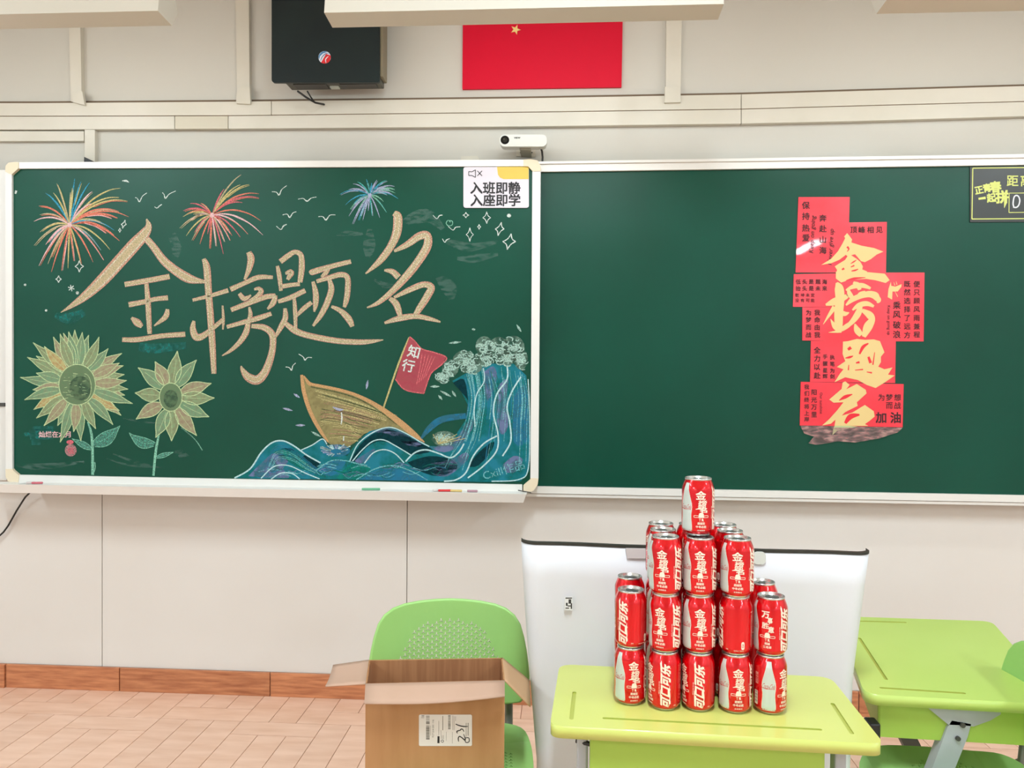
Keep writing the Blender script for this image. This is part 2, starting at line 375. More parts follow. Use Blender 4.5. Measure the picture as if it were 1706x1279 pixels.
def brush(d, pts):
    d.ribbon(pts, pink, lay=3); d.ribbon(pts, khaki, scale=.66, lay=4, off=R.uniform(-.05, .1))
    d.ribbon(pts, cream, scale=.12, off=.3, lay=5); d.ribbon(pts, cream, scale=.09, off=R.uniform(-.3, -.1), lay=5)
d = Draw(put_left).crop(*C1)
for s in ([(375, 1003, 4), (460, 950, 34), (545, 885, 58), (640, 795, 76), (740, 685, 80), (830, 585, 80), (890, 520, 66), (918, 470, 40), (905, 425, 8)],
          [(905, 548, 42), (950, 600, 44), (1010, 680, 50), (1080, 740, 55), (1160, 790, 58), (1230, 808, 32), (1290, 815, 12)],
          [(770, 830, 32), (870, 813, 34), (960, 797, 34), (1048, 780, 34)],
          [(905, 825, 26), (915, 950, 34), (920, 1050, 32), (925, 1135, 28)],
          [(795, 955, 34), (900, 935, 30), (960, 920, 28), (1038, 912, 32)],
          [(812, 1035, 16), (848, 1065, 46), (878, 1090, 24)], [(1035, 982, 22), (1022, 1030, 34), (952, 1086, 8)]): brush(d, s)
d.crop(*C2); brush(d, [(755, 95, 28), (850, 95, 32), (1000, 72, 30), (1145, 62, 32)])
draw_done(d, 'chalk_character', label='chalk character for gold, leftmost of the title')
d = Draw(put_left).crop(*C3)
for s in ([(132, 508, 22), (150, 560, 40), (160, 700, 38), (172, 850, 38), (182, 1000, 36), (190, 1152, 28)],
          [(70, 740, 18), (170, 715, 22), (270, 685, 26)], [(282, 680, 30), (360, 645, 26), (440, 612, 28), (520, 612, 20)],
          [(385, 470, 30), (398, 510, 40), (385, 570, 30), (362, 625, 14)],
          [(78, 855, 16), (72, 900, 34), (88, 945, 40), (125, 942, 36), (180, 900, 26), (240, 850, 24)], [(285, 795, 26), (400, 750, 30), (480, 722, 30), (535, 715, 26)], [(535, 712, 24), (522, 755, 32), (490, 790, 12)],
          [(332, 702, 22), (360, 732, 28), (398, 712, 10)], [(415, 680, 12), (440, 675, 22), (455, 692, 28), (430, 720, 24), (390, 742, 14)],
          [(238, 770, 10), (243, 850, 16), (240, 905, 9)], [(388, 778, 12), (395, 820, 24), (385, 850, 20)],
          [(262, 890, 22), (350, 865, 26), (440, 840, 30), (512, 815, 24)],
          [(385, 850, 24), (370, 920, 34), (330, 980, 28), (280, 1025, 18), (235, 1052, 6)],
          [(400, 885, 24), (470, 893, 34), (515, 930, 38), (520, 1000, 36), (502, 1080, 40), (472, 1150, 46), (430, 1188, 52), (380, 1170, 46), (350, 1130, 24), (342, 1108, 6)]): brush(d, s)
draw_done(d, 'chalk_character', label='second chalk character of the title')
d = Draw(put_left).crop(*C3)
for s in ([(545, 548, 18), (556, 600, 26), (566, 688, 20)], [(562, 525, 30), (610, 488, 30), (645, 470, 26), (678, 490, 30), (682, 560, 34), (672, 640, 28)], [(562, 665, 26), (620, 655, 24), (672, 650, 22)],
          [(590, 590, 14), (622, 585, 36), (602, 625, 18)], [(550, 748, 22), (620, 725, 28), (702, 685, 28)], [(640, 730, 18), (645, 800, 24), (648, 900, 18)], [(650, 832, 14), (690, 790, 26), (738, 752, 24)],
          [(588, 785, 20), (590, 840, 32), (560, 900, 28), (530, 955, 10)], [(590, 868, 24), (640, 908, 36), (700, 933, 34), (800, 955, 34), (900, 970, 32), (1010, 975, 30), (1080, 970, 22), (1140, 962, 5)],
          [(726, 590, 14), (745, 582, 34), (850, 550, 28), (958, 523, 26)], [(835, 560, 18), (815, 590, 26), (792, 610, 14)], [(745, 635, 18), (760, 700, 32), (760, 760, 30), (752, 805, 10)],
          [(765, 635, 22), (840, 612, 28), (900, 597, 30), (938, 612, 30), (940, 680, 32), (932, 740, 30), (920, 780, 18)], [(835, 620, 20), (848, 680, 34), (822, 760, 34), (785, 830, 28), (745, 885, 14)],
          [(848, 775, 16), (900, 800, 28), (945, 845, 38), (966, 888, 24)]): brush(d, s)
draw_done(d, 'chalk_character', label='third chalk character of the title')
d = Draw(put_left).crop(*C3)
for s in ([(1198, 252, 30), (1220, 275, 50), (1215, 360, 50), (1180, 440, 42), (1120, 520, 36), (1040, 592, 8)],
          [(1200, 465, 16), (1270, 430, 34), (1340, 382, 44), (1385, 378, 44), (1385, 440, 48), (1330, 530, 46), (1270, 605, 44), (1190, 690, 34), (1110, 755, 24), (1048, 782, 8)],
          [(1145, 572, 12), (1190, 580, 32), (1225, 612, 36)], [(1175, 730, 22), (1212, 762, 38), (1235, 832, 26)],
          [(1200, 725, 16), (1290, 680, 32), (1365, 652, 34), (1408, 668, 40), (1385, 720, 42), (1340, 790, 36), (1315, 828, 24)], [(1146, 868, 14), (1230, 842, 34), (1320, 830, 30), (1400, 845, 24), (1460, 862, 10)]): brush(d, s)
draw_done(d, 'chalk_character', label='fourth chalk character of the title, standing higher')
# fireworks
def firework(crop, c, tips, cols, label, wv=8, seed=1, extra=10, sag=.16):
    rr = random.Random(seed); d = Draw(put_left).crop(*crop); allt = list(tips)
    for k in range(extra):
        a, b = rr.sample(tips, 2) if k % 2 else (tips[k % len(tips)], tips[(k + 1) % len(tips)])
        i = rr.randrange(len(tips)); a = tips[i]; b = tips[(i + 1) % len(tips)]; q = rr.uniform(.6, .95)
        allt.append((c[0] + ((a[0] + b[0]) / 2 - c[0]) * q, c[1] + ((a[1] + b[1]) / 2 - c[1]) * q))
    for i, t in enumerate(allt):
        dx, dy = t[0] - c[0], t[1] - c[1]; l = math.hypot(dx, dy); m = (c[0] + dx * .5, c[1] + dy * .5 - l * sag)
        col = rr.choice(cols)
        arc = lambda q, o=0: (c[0] + dx * q + o, c[1] + dy * q - l * sag * 4 * q * (1 - q) * (.35 + .65 * abs(dx) / l) + o)
        d.ribbon([arc(.04) + (wv * .5,), arc(.25) + (wv * .9,), arc(.5) + (wv,), arc(.78) + (wv * .7,), (t[0], t[1], 2)], col, lay=2 + i % 3, n=4)
        if i % 2: d.ribbon([arc(.4, 5) + (wv * .4,), arc(.7, 6) + (wv * .5,), arc(.98, 6) + (2,)], rr.choice(cols), lay=5, n=4)
    d.ell(c, 14, 16, cols[-1], lay=6)
    draw_done(d, 'chalk_firework', label=label)
salmon = chalk('salmon', (226, 132, 110), (.55, 1)); straw = chalk('straw', (206, 190, 128), (.55, 1)); blue = chalk('blue', (70, 160, 190), (.5, 1)); palep = chalk('pale_pink', (232, 190, 190), (.6, 1))
rose = chalk('rose', (214, 110, 120), (.55, 1)); aqua = chalk('aqua', (90, 185, 180), (.5, 1)); lilac = chalk('lilac', (176, 180, 208), (.5, 1))
firework(C1, (430, 462), [(462, 175), (500, 195), (555, 200), (570, 255), (745, 235), (788, 315), (795, 412), (690, 420), (705, 495), (738, 560), (680, 615), (640, 680), (575, 692), (500, 705), (420, 730), (380, 745), (318, 752), (240, 715), (280, 640), (210, 590), (210, 440), (240, 345), (280, 265), (350, 205), (435, 260)], [salmon, straw, straw, salmon, khaki, blue, palep], 'large salmon and yellow firework at the top left', 10, 3, 26)
firework(C1, (1310, 402), [(1490, 152), (1540, 212), (1600, 270), (1600, 295), (1612, 437), (1625, 525), (1485, 538), (1420, 557), (1380, 642), (1295, 608), (1235, 580), (1185, 557), (1150, 530), (1110, 482), (1130, 412), (1132, 375), (1175, 330), (1240, 328), (1385, 240)], [rose, straw, salmon, khaki, palep], 'rose and straw firework over the second character', 9, 5, 14)
firework(C5, (240, 322), [(215, 205), (290, 212), (150, 225), (360, 215), (415, 258), (415, 278), (440, 345), (355, 440), (310, 480), (255, 465), (190, 498), (115, 525), (90, 470), (100, 420), (65, 390), (25, 315), (120, 240), (325, 235), (420, 305)], [lilac, aqua, mint, lilac, aqua, blue, lilac], 'small lilac and aqua firework', 9, 7, 24)
# birds and stars
for crop, pts in [(C1, [(835, 293), (848, 298), (862, 318), (880, 285), (908, 264)]), (C1, [(1003, 262), (1014, 275), (1022, 298), (1045, 272), (1086, 252)]), (C1, [(955, 350), (970, 358), (985, 345), (1000, 335)]),
                  (C3, [(515, 132), (540, 135), (555, 150), (570, 120), (598, 98)]), (C3, [(662, 174), (690, 170), (712, 185), (735, 168), (765, 162)]), (C3, [(575, 262), (600, 258), (615, 276), (632, 252), (652, 244)]),
                  (C3, [(775, 272), (800, 272), (818, 290), (840, 264), (870, 262)]), (C3, [(540, 325), (565, 344), (580, 324), (598, 315)]), (C3, [(665, 1042), (690, 1058), (700, 1075), (715, 1062), (740, 1062)]),
                  (C3, [(592, 1114), (612, 1118), (625, 1132), (632, 1108), (648, 1092)]), (C5, [(688, 462), (715, 487), (735, 465), (757, 462)]), (C5, [(755, 630), (772, 655), (785, 638), (808, 628)]), (C5, [(795, 540), (830, 568), (850, 548), (882, 545)])]:
    d = Draw(put_left).crop(*crop); d.ribbon([(p[0], p[1], 4 + 3 * (i == len(pts) // 2)) for i, p in enumerate(pts)], white, lay=3); draw_done(d, 'chalk_bird')
def star4(crop, c, rx, ry, lw=5, sk=0):
    d = Draw(put_left).crop(*crop); pts = []
    for i in range(4):
        a = math.pi / 2 * i - math.pi / 2
        pts.append((c[0] + rx * math.cos(a) + sk * math.sin(a), c[1] + ry * math.sin(a)))
    for i in range(4):
        a, b = pts[i], pts[(i + 1) % 4]; m = ((a[0] + b[0]) / 2 * .7 + c[0] * .3, (a[1] + b[1]) / 2 * .7 + c[1] * .3); d.ribbon([a, m, b], white, lw, lay=3)
    draw_done(d, 'chalk_star')
for a in [(C5, (922, 462), 22, 20), (C5, (1070, 480), 28, 42), (C5, (950, 600), 26, 50), (C5, (1016, 545), 12, 18), (C5, (1162, 560), 32, 48, 6, -12), (C5, (1230, 650), 46, 56, 7, -14), (C1, (490, 718), 27, 36), (C1, (362, 797), 18, 22), (C1, (765, 458), 16, 26, 5, -8), (C1, (740, 495), 9, 13)]: star4(*a)
for c, r in (((440, 852), 20), ((478, 882), 10)):
    d = Draw(put_left).crop(*C1)
    for k in range(3):
        a = k * math.pi / 3 + .3; d.ribbon([(c[0] - r * math.cos(a), c[1] - r * math.sin(a)), (c[0] + r * math.cos(a), c[1] + r * math.sin(a))], white, 6, lay=3)
    draw_done(d, 'chalk_asterisk')
for crop, c, q in ((C1, (155, 832), 8), (C1, (285, 990), 8), (C5, (1228, 465), 15)):
    d = Draw(put_left).crop(*crop); d.ell(c, q, q * .9, white, 10, 3); draw_done(d, 'chalk_dot')
d = Draw(put_left).crop(*C1); d.ribbon([(755, 190, 4), (780, 190, 12), (797, 200, 3)], white, lay=3); draw_done(d, 'chalk_dash')
d = Draw(put_left).crop(*C5); d.ribbon([(800, 500), (825, 505), (825, 530), (800, 538), (782, 520), (795, 498), (812, 512)], mint, 5, lay=3); draw_done(d, 'chalk_curl')
# sunflowers
pet = [chalk('petal_olive', (160, 168, 128), (.6, 1), rgb2=(128, 150, 112), ns=70), chalk('petal_sage', (146, 170, 134), (.6, 1), rgb2=(112, 146, 112), ns=70), chalk('petal_rose', (182, 164, 136), (.6, 1), rgb2=(150, 150, 116), ns=70), chalk('petal_gold', (206, 172, 118), (.6, 1), rgb2=(176, 168, 118), ns=70)]
plin = chalk('petal_line', (196, 216, 164), (.6, 1)); heart = chalk('flower_heart', (128, 148, 112), (.65, 1), rgb2=(96, 124, 90), ns=90, stretch=(1, 1, 4)); heartd = chalk('flower_heart_dark', (70, 100, 78), (.2, .7), ns=60)
def leaf(d, a, b, wid, fillm, linem, lw, lay, bend=0):
    dx, dy = b[0] - a[0], b[1] - a[1]; l = math.hypot(dx, dy) or 1; nx, ny = -dy / l, dx / l
    R_ = []; L_ = []
    for t, q in ((0, .35), (.2, .85), (.42, 1), (.65, .72), (.85, .26), (1, 0)):
        cx, cy = a[0] + dx * t + nx * bend * 4 * t * (1 - t), a[1] + dy * t + ny * bend * 4 * t * (1 - t)
        R_.append((cx + nx * wid / 2 * q, cy + ny * wid / 2 * q)); L_.append((cx - nx * wid / 2 * q, cy - ny * wid / 2 * q))
    cr, cl = catmull(R_, 3), catmull(L_, 3)
    d.fill(cr + cl[::-1][1:], fillm, lay=lay); d.ribbon(R_, linem, lw, lay=lay + .5, n=4); d.ribbon(L_, linem, lw, lay=lay + .5, n=4)
    d.ribbon([(a[0] + dx * .1, a[1] + dy * .1), (a[0] + dx * .4 + nx * bend, a[1] + dy * .4 + ny * bend), (a[0] + dx * .75 + nx * bend * .7, a[1] + dy * .75 + ny * bend * .7)], linem, lw * .45, lay=lay + .6)
d = Draw(put_left).crop(*F1); rr = random.Random(8)
tips = [(465, 45), (415, 60), (527, 65), (580, 88), (665, 103), (740, 198), (852, 238), (832, 318), (866, 338), (872, 412), (892, 460), (902, 532), (876, 582), (940, 650), (832, 708), (845, 747), (778, 823), (637, 857), (515, 958), (455, 882), (345, 968), (325, 832), (212, 832), (150, 770), (128, 700), (52, 620), (120, 537), (18, 435), (148, 400), (75, 270), (148, 260), (215, 180), (123, 150), (290, 103), (345, 78), (372, 72)]
cx, cy = 485, 495
order = sorted(range(len(tips)), key=lambda i: (i * 5) % 3)
for n, i in enumerate(order):
    t = tips[i]; a = math.atan2(t[1] - cy, t[0] - cx); b = (cx + 138 * math.cos(a), cy + 150 * math.sin(a))
    leaf(d, b, t, 84, rr.choice(pet[:3]) if i not in (24, 31, 14) else pet[3], plin, 6, 3 + n * .12, rr.uniform(-12, 12))
d.ell((cx, cy), 152, 166, heart, 30, 8); d.ell((cx + 25, cy + 30), 90, 100, heartd, 24, 8.3)
d.ribbon([(cx + 150 * math.cos(k * .33), cy + 166 * math.sin(k * .33), 7) for k in range(20)], plin, lay=8.6); d.ribbon([(cx + 60 + 55 * math.cos(k * .4), cy + 20 + 110 * math.sin(k * .4), 4) for k in range(-4, 5)], plin, lay=8.6)
for k in range(26): x = cx + rr.uniform(-130, 60); y = cy + rr.uniform(-110, 130); d.ribbon([(x, y), (x + rr.uniform(10, 40), y + rr.uniform(-6, 6))], plin, 3, lay=8.7)
d.ribbon([(572, 800, 12), (600, 890, 20), (610, 1000, 22), (612, 1235, 22)], mint, lay=2.5); d.ribbon([(612, 1235, 6), (632, 1180, 8), (630, 1130, 6)], mint, lay=2.6)
leaf(d, (620, 988), (836, 832), 110, mint2, mint, 5, 2, 18); leaf(d, (600, 1022), (442, 938), 50, mint2, mint, 5, 2)
draw_done(d, 'chalk_sunflower', label='big many-petalled chalk sunflower')
d = Draw(put_left).crop(*C2); cx, cy = 1055, 450
for n, t in enumerate([(1096, 165), (1215, 220), (1306, 365), (1326, 455), (1292, 572), (1215, 688), (1060, 722), (962, 700), (840, 587), (834, 424), (853, 268), (958, 230)]):
    a = math.atan2(t[1] - cy, t[0] - cx); leaf(d, (cx + 66 * math.cos(a), cy + 84 * math.sin(a)), t, 82, pet[n % 3], plin, 5, 3 + n * .12, rr.uniform(-8, 8))
d.ell((cx, cy), 70, 87, heart, 26, 6); d.ell((cx, cy + 10), 44, 55, heartd, 20, 6.2); d.ribbon([(cx + 70 * math.cos(k * .33), cy + 87 * math.sin(k * .33), 5) for k in range(20)], plin, lay=6.5)
d.ribbon([(1000, 600, 8), (980, 690, 12), (962, 790, 16), (948, 935, 14)], mint, lay=2.5)
leaf(d, (955, 742), (798, 670), 66, mint2, mint, 4, 2, -22); leaf(d, (968, 822), (1072, 790), 26, mint2, mint, 4, 2)
d.ribbon([(1115, 640, 3), (1170, 680, 8), (1215, 725, 8), (1250, 778, 10)], mist, lay=2); d.ribbon([(1120, 640, 2), (1175, 682, 3), (1218, 728, 4), (1250, 778, 5)], mint, lay=2.3)
draw_done(d, 'chalk_sunflower', label='smaller twelve-petalled chalk sunflower')
d = Draw(put_left).crop(*C2)
for a, b, c, e in ((200, 630, 330, 655), (180, 650, 330, 672), (150, 668, 290, 692), (185, 690, 330, 712), (195, 712, 250, 745)): d.fill([(a, b), (c, b), (c, e), (a, e)], tealsm, lay=1.5)
d.text('灿烂在六月', 338, 680, 41, palep, bold=.03, lay=2.5)
d.ell((437, 778), 36, 38, chalk('bag_pink', (190, 140, 140), (.4, .9)), lay=2.5); d.ell((433, 728), 22, 13, rose, lay=2.6); d.text('信', 437, 780, 44, rose, bold=.02, lay=3)
draw_done(d, 'chalk_inscription', label='tiny pink chalk words on a teal patch')
# boat and flag
wood = chalk('boat_wood', (164, 150, 102), (.6, 1), rgb2=(142, 134, 90), ns=60); orange = chalk('boat_rim', (204, 160, 112), (.65, 1)); wl = chalk('boat_line', (196, 186, 130), (.4, 1)); wd = chalk('boat_dark', (58, 84, 58), (.3, .85)); wv2 = chalk('boat_rose', (188, 142, 120), (.3, .8))
d = Draw(put_left).crop(*B1)
hull = [(580, 25), (620, 50), (665, 100), (860, 142), (1060, 200), (1230, 290), (1400, 400), (1540, 510), (1640, 600), (1560, 570), (1400, 495), (1250, 484), (1120, 530), (1040, 605), (960, 660), (860, 640), (800, 600), (740, 530), (670, 410), (620, 280), (590, 130)]
d.fill(hull, wood, lay=3)
rr = random.Random(2)
for k in range(46):
    t = k / 46; y0 = 120 + 480 * t; x0 = 640 + 170 * t ** 1.1; x1 = min(1500, 1350 - 350 * t + rr.uniform(-120, 60)); y1 = y0 + (x1 - x0) * .33 * (1 - t * .7)
    if x1 < x0 + 60: continue
    xa = x0 + rr.uniform(0, 260); q = (xa - x0) / (x1 - x0)
    d.ribbon([(xa, y0 + (y1 - y0) * q + 5), ((xa + x1) / 2, (y0 + (y1 - y0) * q + y1) / 2 - 6), (x1, min(y1, 480 + 120 * t))], rr.choice([wl, wl, wd, wd, wv2, wl]), rr.uniform(3, 8), lay=3.6 + k * .02)
for k in range(8): y = 330 + k * 16; d.ribbon([(745, y + 20), (800, y), (900, y + 12), (1000, y + 60), (1080, y + 100)], rr.choice([wl, wv2, wd]), 4, lay=4.8)
d.ribbon([(582, 22, 24), (598, 150, 34), (640, 300, 34), (700, 430, 32), (760, 530, 26), (812, 600, 12)], orange, lay=5.2)
d.ribbon([(600, 30, 10), (640, 90, 30), (665, 105, 30)], orange, lay=5.2)
d.ribbon([(650, 100, 24), (900, 150, 26), (1080, 208, 28), (1250, 300, 38), (1420, 425, 52), (1540, 525, 48), (1640, 602, 8)], orange, lay=5.3)
d.ribbon([(660, 125, 7), (900, 175, 8), (1080, 235, 9), (1250, 335, 8), (1400, 450, 6)], wd, lay=5.4)
d.ribbon([(925, 345, 10), (928, 400, 14), (922, 450, 6)], white, lay=5.6); d.ribbon([(945, 550, 8), (942, 590, 12)], white, lay=5.6); d.ribbon([(1015, 335, 8), (1045, 305, 14)], straw, lay=5.6); d.ribbon([(850, 300, 8), (900, 320, 22), (940, 322, 8)], lilac, lay=5.6)
d.crop(*C4); d.ribbon([(990, 72, 9), (930, 220, 10), (850, 455, 9)], straw, lay=6)
draw_done(d, 'chalk_boat', label='ochre chalk rowing boat')
red = chalk('flag_red', (186, 88, 96), (.7, 1), rgb2=(160, 70, 80), ns=50); redl = chalk('flag_line', (228, 118, 122), (.4, 1))
d = Draw(put_left).crop(*C4)
d.fill([(992, 68), (1020, 92), (1060, 135), (1120, 152), (1192, 180), (1172, 216), (1115, 262), (1092, 310), (1070, 378), (990, 366), (950, 345), (914, 300), (950, 180)], red, lay=6.2)
for pts in ([(992, 68), (1020, 92), (1060, 135), (1120, 152), (1192, 180), (1172, 216), (1115, 262), (1092, 310), (1070, 378)], [(914, 300), (950, 345), (990, 366), (1070, 378)]): d.ribbon(pts, redl, 6, lay=6.6)
for k in range(5): d.ribbon([(1060 + 18 * k, 160 + 4 * k), (1050 + 15 * k, 230 - 3 * k), (1030 + 12 * k, 330 - 10 * k)], redl, 4, lay=6.5)
d.text('知', 1015, 150, 72, white, rot=.25, bold=.02, lay=7); d.text('行', 985, 226, 72, white, rot=.2, bold=.02, lay=7)
draw_done(d, 'chalk_flag', label='red chalk flag with two white characters')
# waves
sea = [chalk('sea_teal', (26, 116, 116), (.72, 1), rgb2=(38, 118, 136), ns=14), chalk('sea_blue', (60, 128, 160), (.5, .95), rgb2=(40, 110, 140), ns=26), chalk('sea_violet', (112, 122, 158), (.2, .85), ns=30), chalk('sea_dark', (12, 52, 58), (.7, 1), ns=30), chalk('sea_green', (24, 122, 108), (.4, .9), ns=30)]
foam = chalk('foam', (172, 204, 190), (.35, 1)); crest = chalk('crest', (190, 222, 222), (.7, 1)); fmist = chalk('foam_mist', (112, 140, 124), (.15, .7), ns=45); fine = chalk('wave_fine', (130, 198, 200), (.25, .9))
d = Draw(put_left).crop(*C4)
d.fill([(35, 842), (110, 800), (170, 720), (230, 650), (290, 637), (350, 650), (400, 687), (470, 655), (515, 627), (560, 690), (650, 720), (700, 650), (770, 586), (860, 562), (950, 580), (1040, 632), (1100, 665), (1170, 668), (1240, 610), (1300, 520), (1310, 440), (1270, 360), (1225, 310), (1300, 268), (1400, 215), (1560, 215), (1630, 280), (1648, 500), (1646, 800), (1600, 858), (1400, 862), (900, 852), (400, 845)], sea[0], lay=6.8)
d.ribbon([(1055, 625, 12), (1100, 570, 32), (1170, 520, 36), (1300, 500, 30)], sea[1], lay=6.9)
for poly, m in (([(670, 745), (720, 660), (790, 600), (870, 575), (960, 600), (1050, 650), (1120, 690), (1000, 712), (920, 668), (850, 640), (790, 650), (730, 700), (690, 750)], sea[3]),
                ([(780, 590), (880, 565), (1000, 620), (1060, 665), (980, 660), (880, 600)], sea[2]), ([(690, 745), (800, 680), (770, 740), (720, 762)], sea[2]),
                ([(480, 800), (560, 750), (640, 745), (620, 790), (560, 830)], sea[1]), ([(590, 840), (680, 760), (780, 790), (700, 850)], sea[4]), ([(720, 850), (820, 795), (920, 790), (1010, 810), (1080, 852)], sea[1]),
                ([(110, 830), (180, 760), (260, 700), (330, 740), (300, 790), (330, 840)], sea[2]), ([(240, 700), (330, 680), (420, 740), (500, 810), (400, 790), (300, 730)], sea[4]),
                ([(290, 680), (330, 676), (370, 690), (330, 690)], sea[3]), ([(420, 715), (500, 760), (470, 790), (400, 740)], sea[3]), ([(980, 755), (1100, 720), (1220, 740), (1250, 790), (1150, 830), (1040, 800)], sea[3]),
                ([(1110, 760), (1230, 735), (1300, 700), (1310, 740), (1200, 830), (1130, 815)], sea[2]), ([(1310, 780), (1370, 700), (1450, 640), (1440, 690), (1370, 770)], sea[3]), ([(1500, 770), (1560, 720), (1610, 740), (1580, 800), (1520, 810)], sea[2]),
                ([(1100, 670), (1230, 640), (1320, 520), (1340, 560), (1270, 660), (1180, 700)], sea[2]), ([(1400, 260), (1450, 230), (1470, 300), (1420, 420), (1400, 350)], sea[2]), ([(1480, 330), (1530, 300), (1520, 420), (1530, 560), (1490, 600), (1465, 480)], sea[2]),
                ([(1230, 320), (1290, 300), (1312, 420), (1300, 400)], sea[3]), ([(1560, 400), (1620, 330), (1640, 480), (1630, 640), (1560, 640)], sea[1])): d.fill(poly, m, 3, lay=7.1)
rr = random.Random(11)
for k in range(46):   # fine water lines running down the breaker
    x0 = rr.uniform(1290, 1620); t = (x0 - 1290) / 330; xm = 1310 + 320 * t + rr.uniform(-8, 8); xb = 1150 + 480 * t ** .8
    d.ribbon([(x0, rr.uniform(235, 300)), (xm + 6, 400), (xm - 10 + 10 * t, 520), (xb + (xm - xb) * .6, 640), (xb + (xm - xb) * .1, rr.uniform(700, 840))][:rr.choice((3, 4, 5))], rr.choice([fine, fine, sea[1], sea[4], fine]), rr.uniform(2, 5), lay=7.5 + k * .01)
for k in range(60):
    x = rr.uniform(120, 1150); s = rr.choice((-1, 1)); y = rr.uniform(770, 835); l = rr.uniform(40, 130)
    d.ribbon([(x, y), (x + l * .5, y - 14 * s), (x + l, y - 4)], rr.choice([fine, sea[1], sea[2], sea[4]]), rr.uniform(2, 5), lay=7.5)
for k in range(8):
    o_ = 14 + k * 9; d.ribbon([(190 + o_ * .6, 800 - o_ * .1), (240 + o_ * .3, 668 + o_), (300, 648 + o_ * 1.1), (360, 672 + o_), (430 - o_ * .2, 730 + o_ * .7), (500 - o_ * .3, 790 + o_ * .3)], rr.choice([fine, sea[1]]), 3, lay=7.6)
for s in ([(35, 840), (120, 790), (180, 702), (240, 647), (300, 637), (360, 665), (430, 715), (505, 757)], [(400, 687), (460, 660), (515, 627), (540, 655)],
          [(665, 748), (710, 655), (790, 592), (880, 563), (960, 590), (1050, 642), (1100, 668)], [(680, 748), (730, 690), (790, 640), (850, 632), (920, 667), (1000, 715)], [(745, 760), (790, 705), (850, 685), (910, 705), (962, 757)],
          [(970, 750), (1020, 702), (1080, 686), (1150, 705), (1215, 729), (1260, 700), (1290, 652)], [(1180, 858), (1245, 850), (1300, 810), (1340, 720), (1400, 650), (1470, 610)],
          [(1310, 840), (1400, 770), (1468, 690), (1475, 600), (1450, 480), (1470, 380), (1525, 300), (1525, 225)], [(1350, 560), (1345, 470), (1360, 380), (1400, 310), (1395, 240)],
          [(1500, 720), (1545, 640), (1540, 540), (1525, 450), (1550, 370), (1600, 288)], [(180, 842), (250, 778), (330, 772), (420, 812), (500, 845)], [(235, 846), (290, 813), (350, 816), (392, 846)],
          [(480, 800), (560, 747), (640, 745), (700, 760), (760, 772)], [(1640, 300), (1648, 500), (1642, 780), (1590, 848), (1440, 858)], [(700, 850), (800, 792), (900, 772), (1000, 802), (1090, 852)]):
    big = len(s) > 5 and s[0][0] > 900 or s[0][0] == 35
    d.ribbon(s, crest if s[0] not in ((700, 850), (480, 800)) else fine, 8 if big else 6, lay=8.6)
def scribble(blobs, m, n, wl_=(4, 7), lay=9.2, seed=3):
    q = random.Random(seed)
    for (bx, by, ra, rb) in blobs:
        for k in range(n):
            a = q.uniform(0, 6.28); r = q.uniform(0, .85); x, y = bx + ra * r * math.cos(a), by + rb * r * math.sin(a); s = q.uniform(8, 24); a0 = q.uniform(0, 6.28)
            d.ribbon([(x + s * math.cos(a0 + t), y + s * .7 * math.sin(a0 + t)) for t in (0, .8, 1.6, 2.4, 3.2)], m, q.uniform(*wl_), n=3, lay=lay + .004 * k)
fb = [(1165, 290, 34, 26), (1215, 240, 46, 48), (1290, 195, 62, 52), (1330, 235, 60, 36), (1400, 120, 48, 55), (1400, 190, 60, 40), (1480, 140, 60, 72), (1560, 130, 62, 68), (1600, 190, 38, 60), (1520, 190, 60, 34)]
for b in fb: d.ell((b[0], b[1]), b[2], b[3], fmist, 16, 8.9)
scribble(fb, foam, 24)
d.ell((590, 690), 78, 34, sea[1], lay=8.9)
for k in range(46):
    a = rr.uniform(0, 6.28); x, y = 590 + 10 * math.cos(a), 695 + 6 * math.sin(a); r = rr.uniform(.5, 1); d.ribbon([(x + 20 * math.cos(a), y + 8 * math.sin(a), 3), (590 + 96 * r * math.cos(a), 690 + 38 * r * math.sin(a) - 4, 5)], rr.choice([foam, lilac, crest]), lay=9.3)
d.ell((1180, 625), 66, 42, fmist, lay=8.9); scribble([(1175, 625, 58, 36)], foam, 34, seed=9)
for k in range(9): d.ribbon([(1150, 655, 3), (1120 + 22 * k, 600 + (k % 3) * 12, 3)], straw, lay=9.5)
d.text('Cxill\u4f5c\u54c1', 1505, 795, 62, fine, rot=-.28, bold=0, lay=9.4)
draw_done(d, 'chalk_wave', label='teal chalk breaker with foam crest')
d = Draw(put_left).crop(*C4)
for x, y, a, l in ((375, 390, .6, 20), (325, 465, .25, 28), (395, 552, 0, 26), (760, 330, 1.75, 26), (1190, 380, .5, 34), (1235, 380, 1.0, 20), (1160, 400, .9, 16), (1240, 100, -.1, 34), (1590, 22, 1.0, 24), (1342, 28, .1, 10), (1130, 340, 0, 26), (480, 600, .5, 30)):
    d = Draw(put_left).crop(*C4); d.ribbon([(x - l * math.cos(a), y - l * math.sin(a), 2), (x, y, 13), (x + l * math.cos(a), y + l * math.sin(a), 2)], lilac if x < 800 and x != 480 else foam, lay=3); draw_done(d, 'chalk_drop')
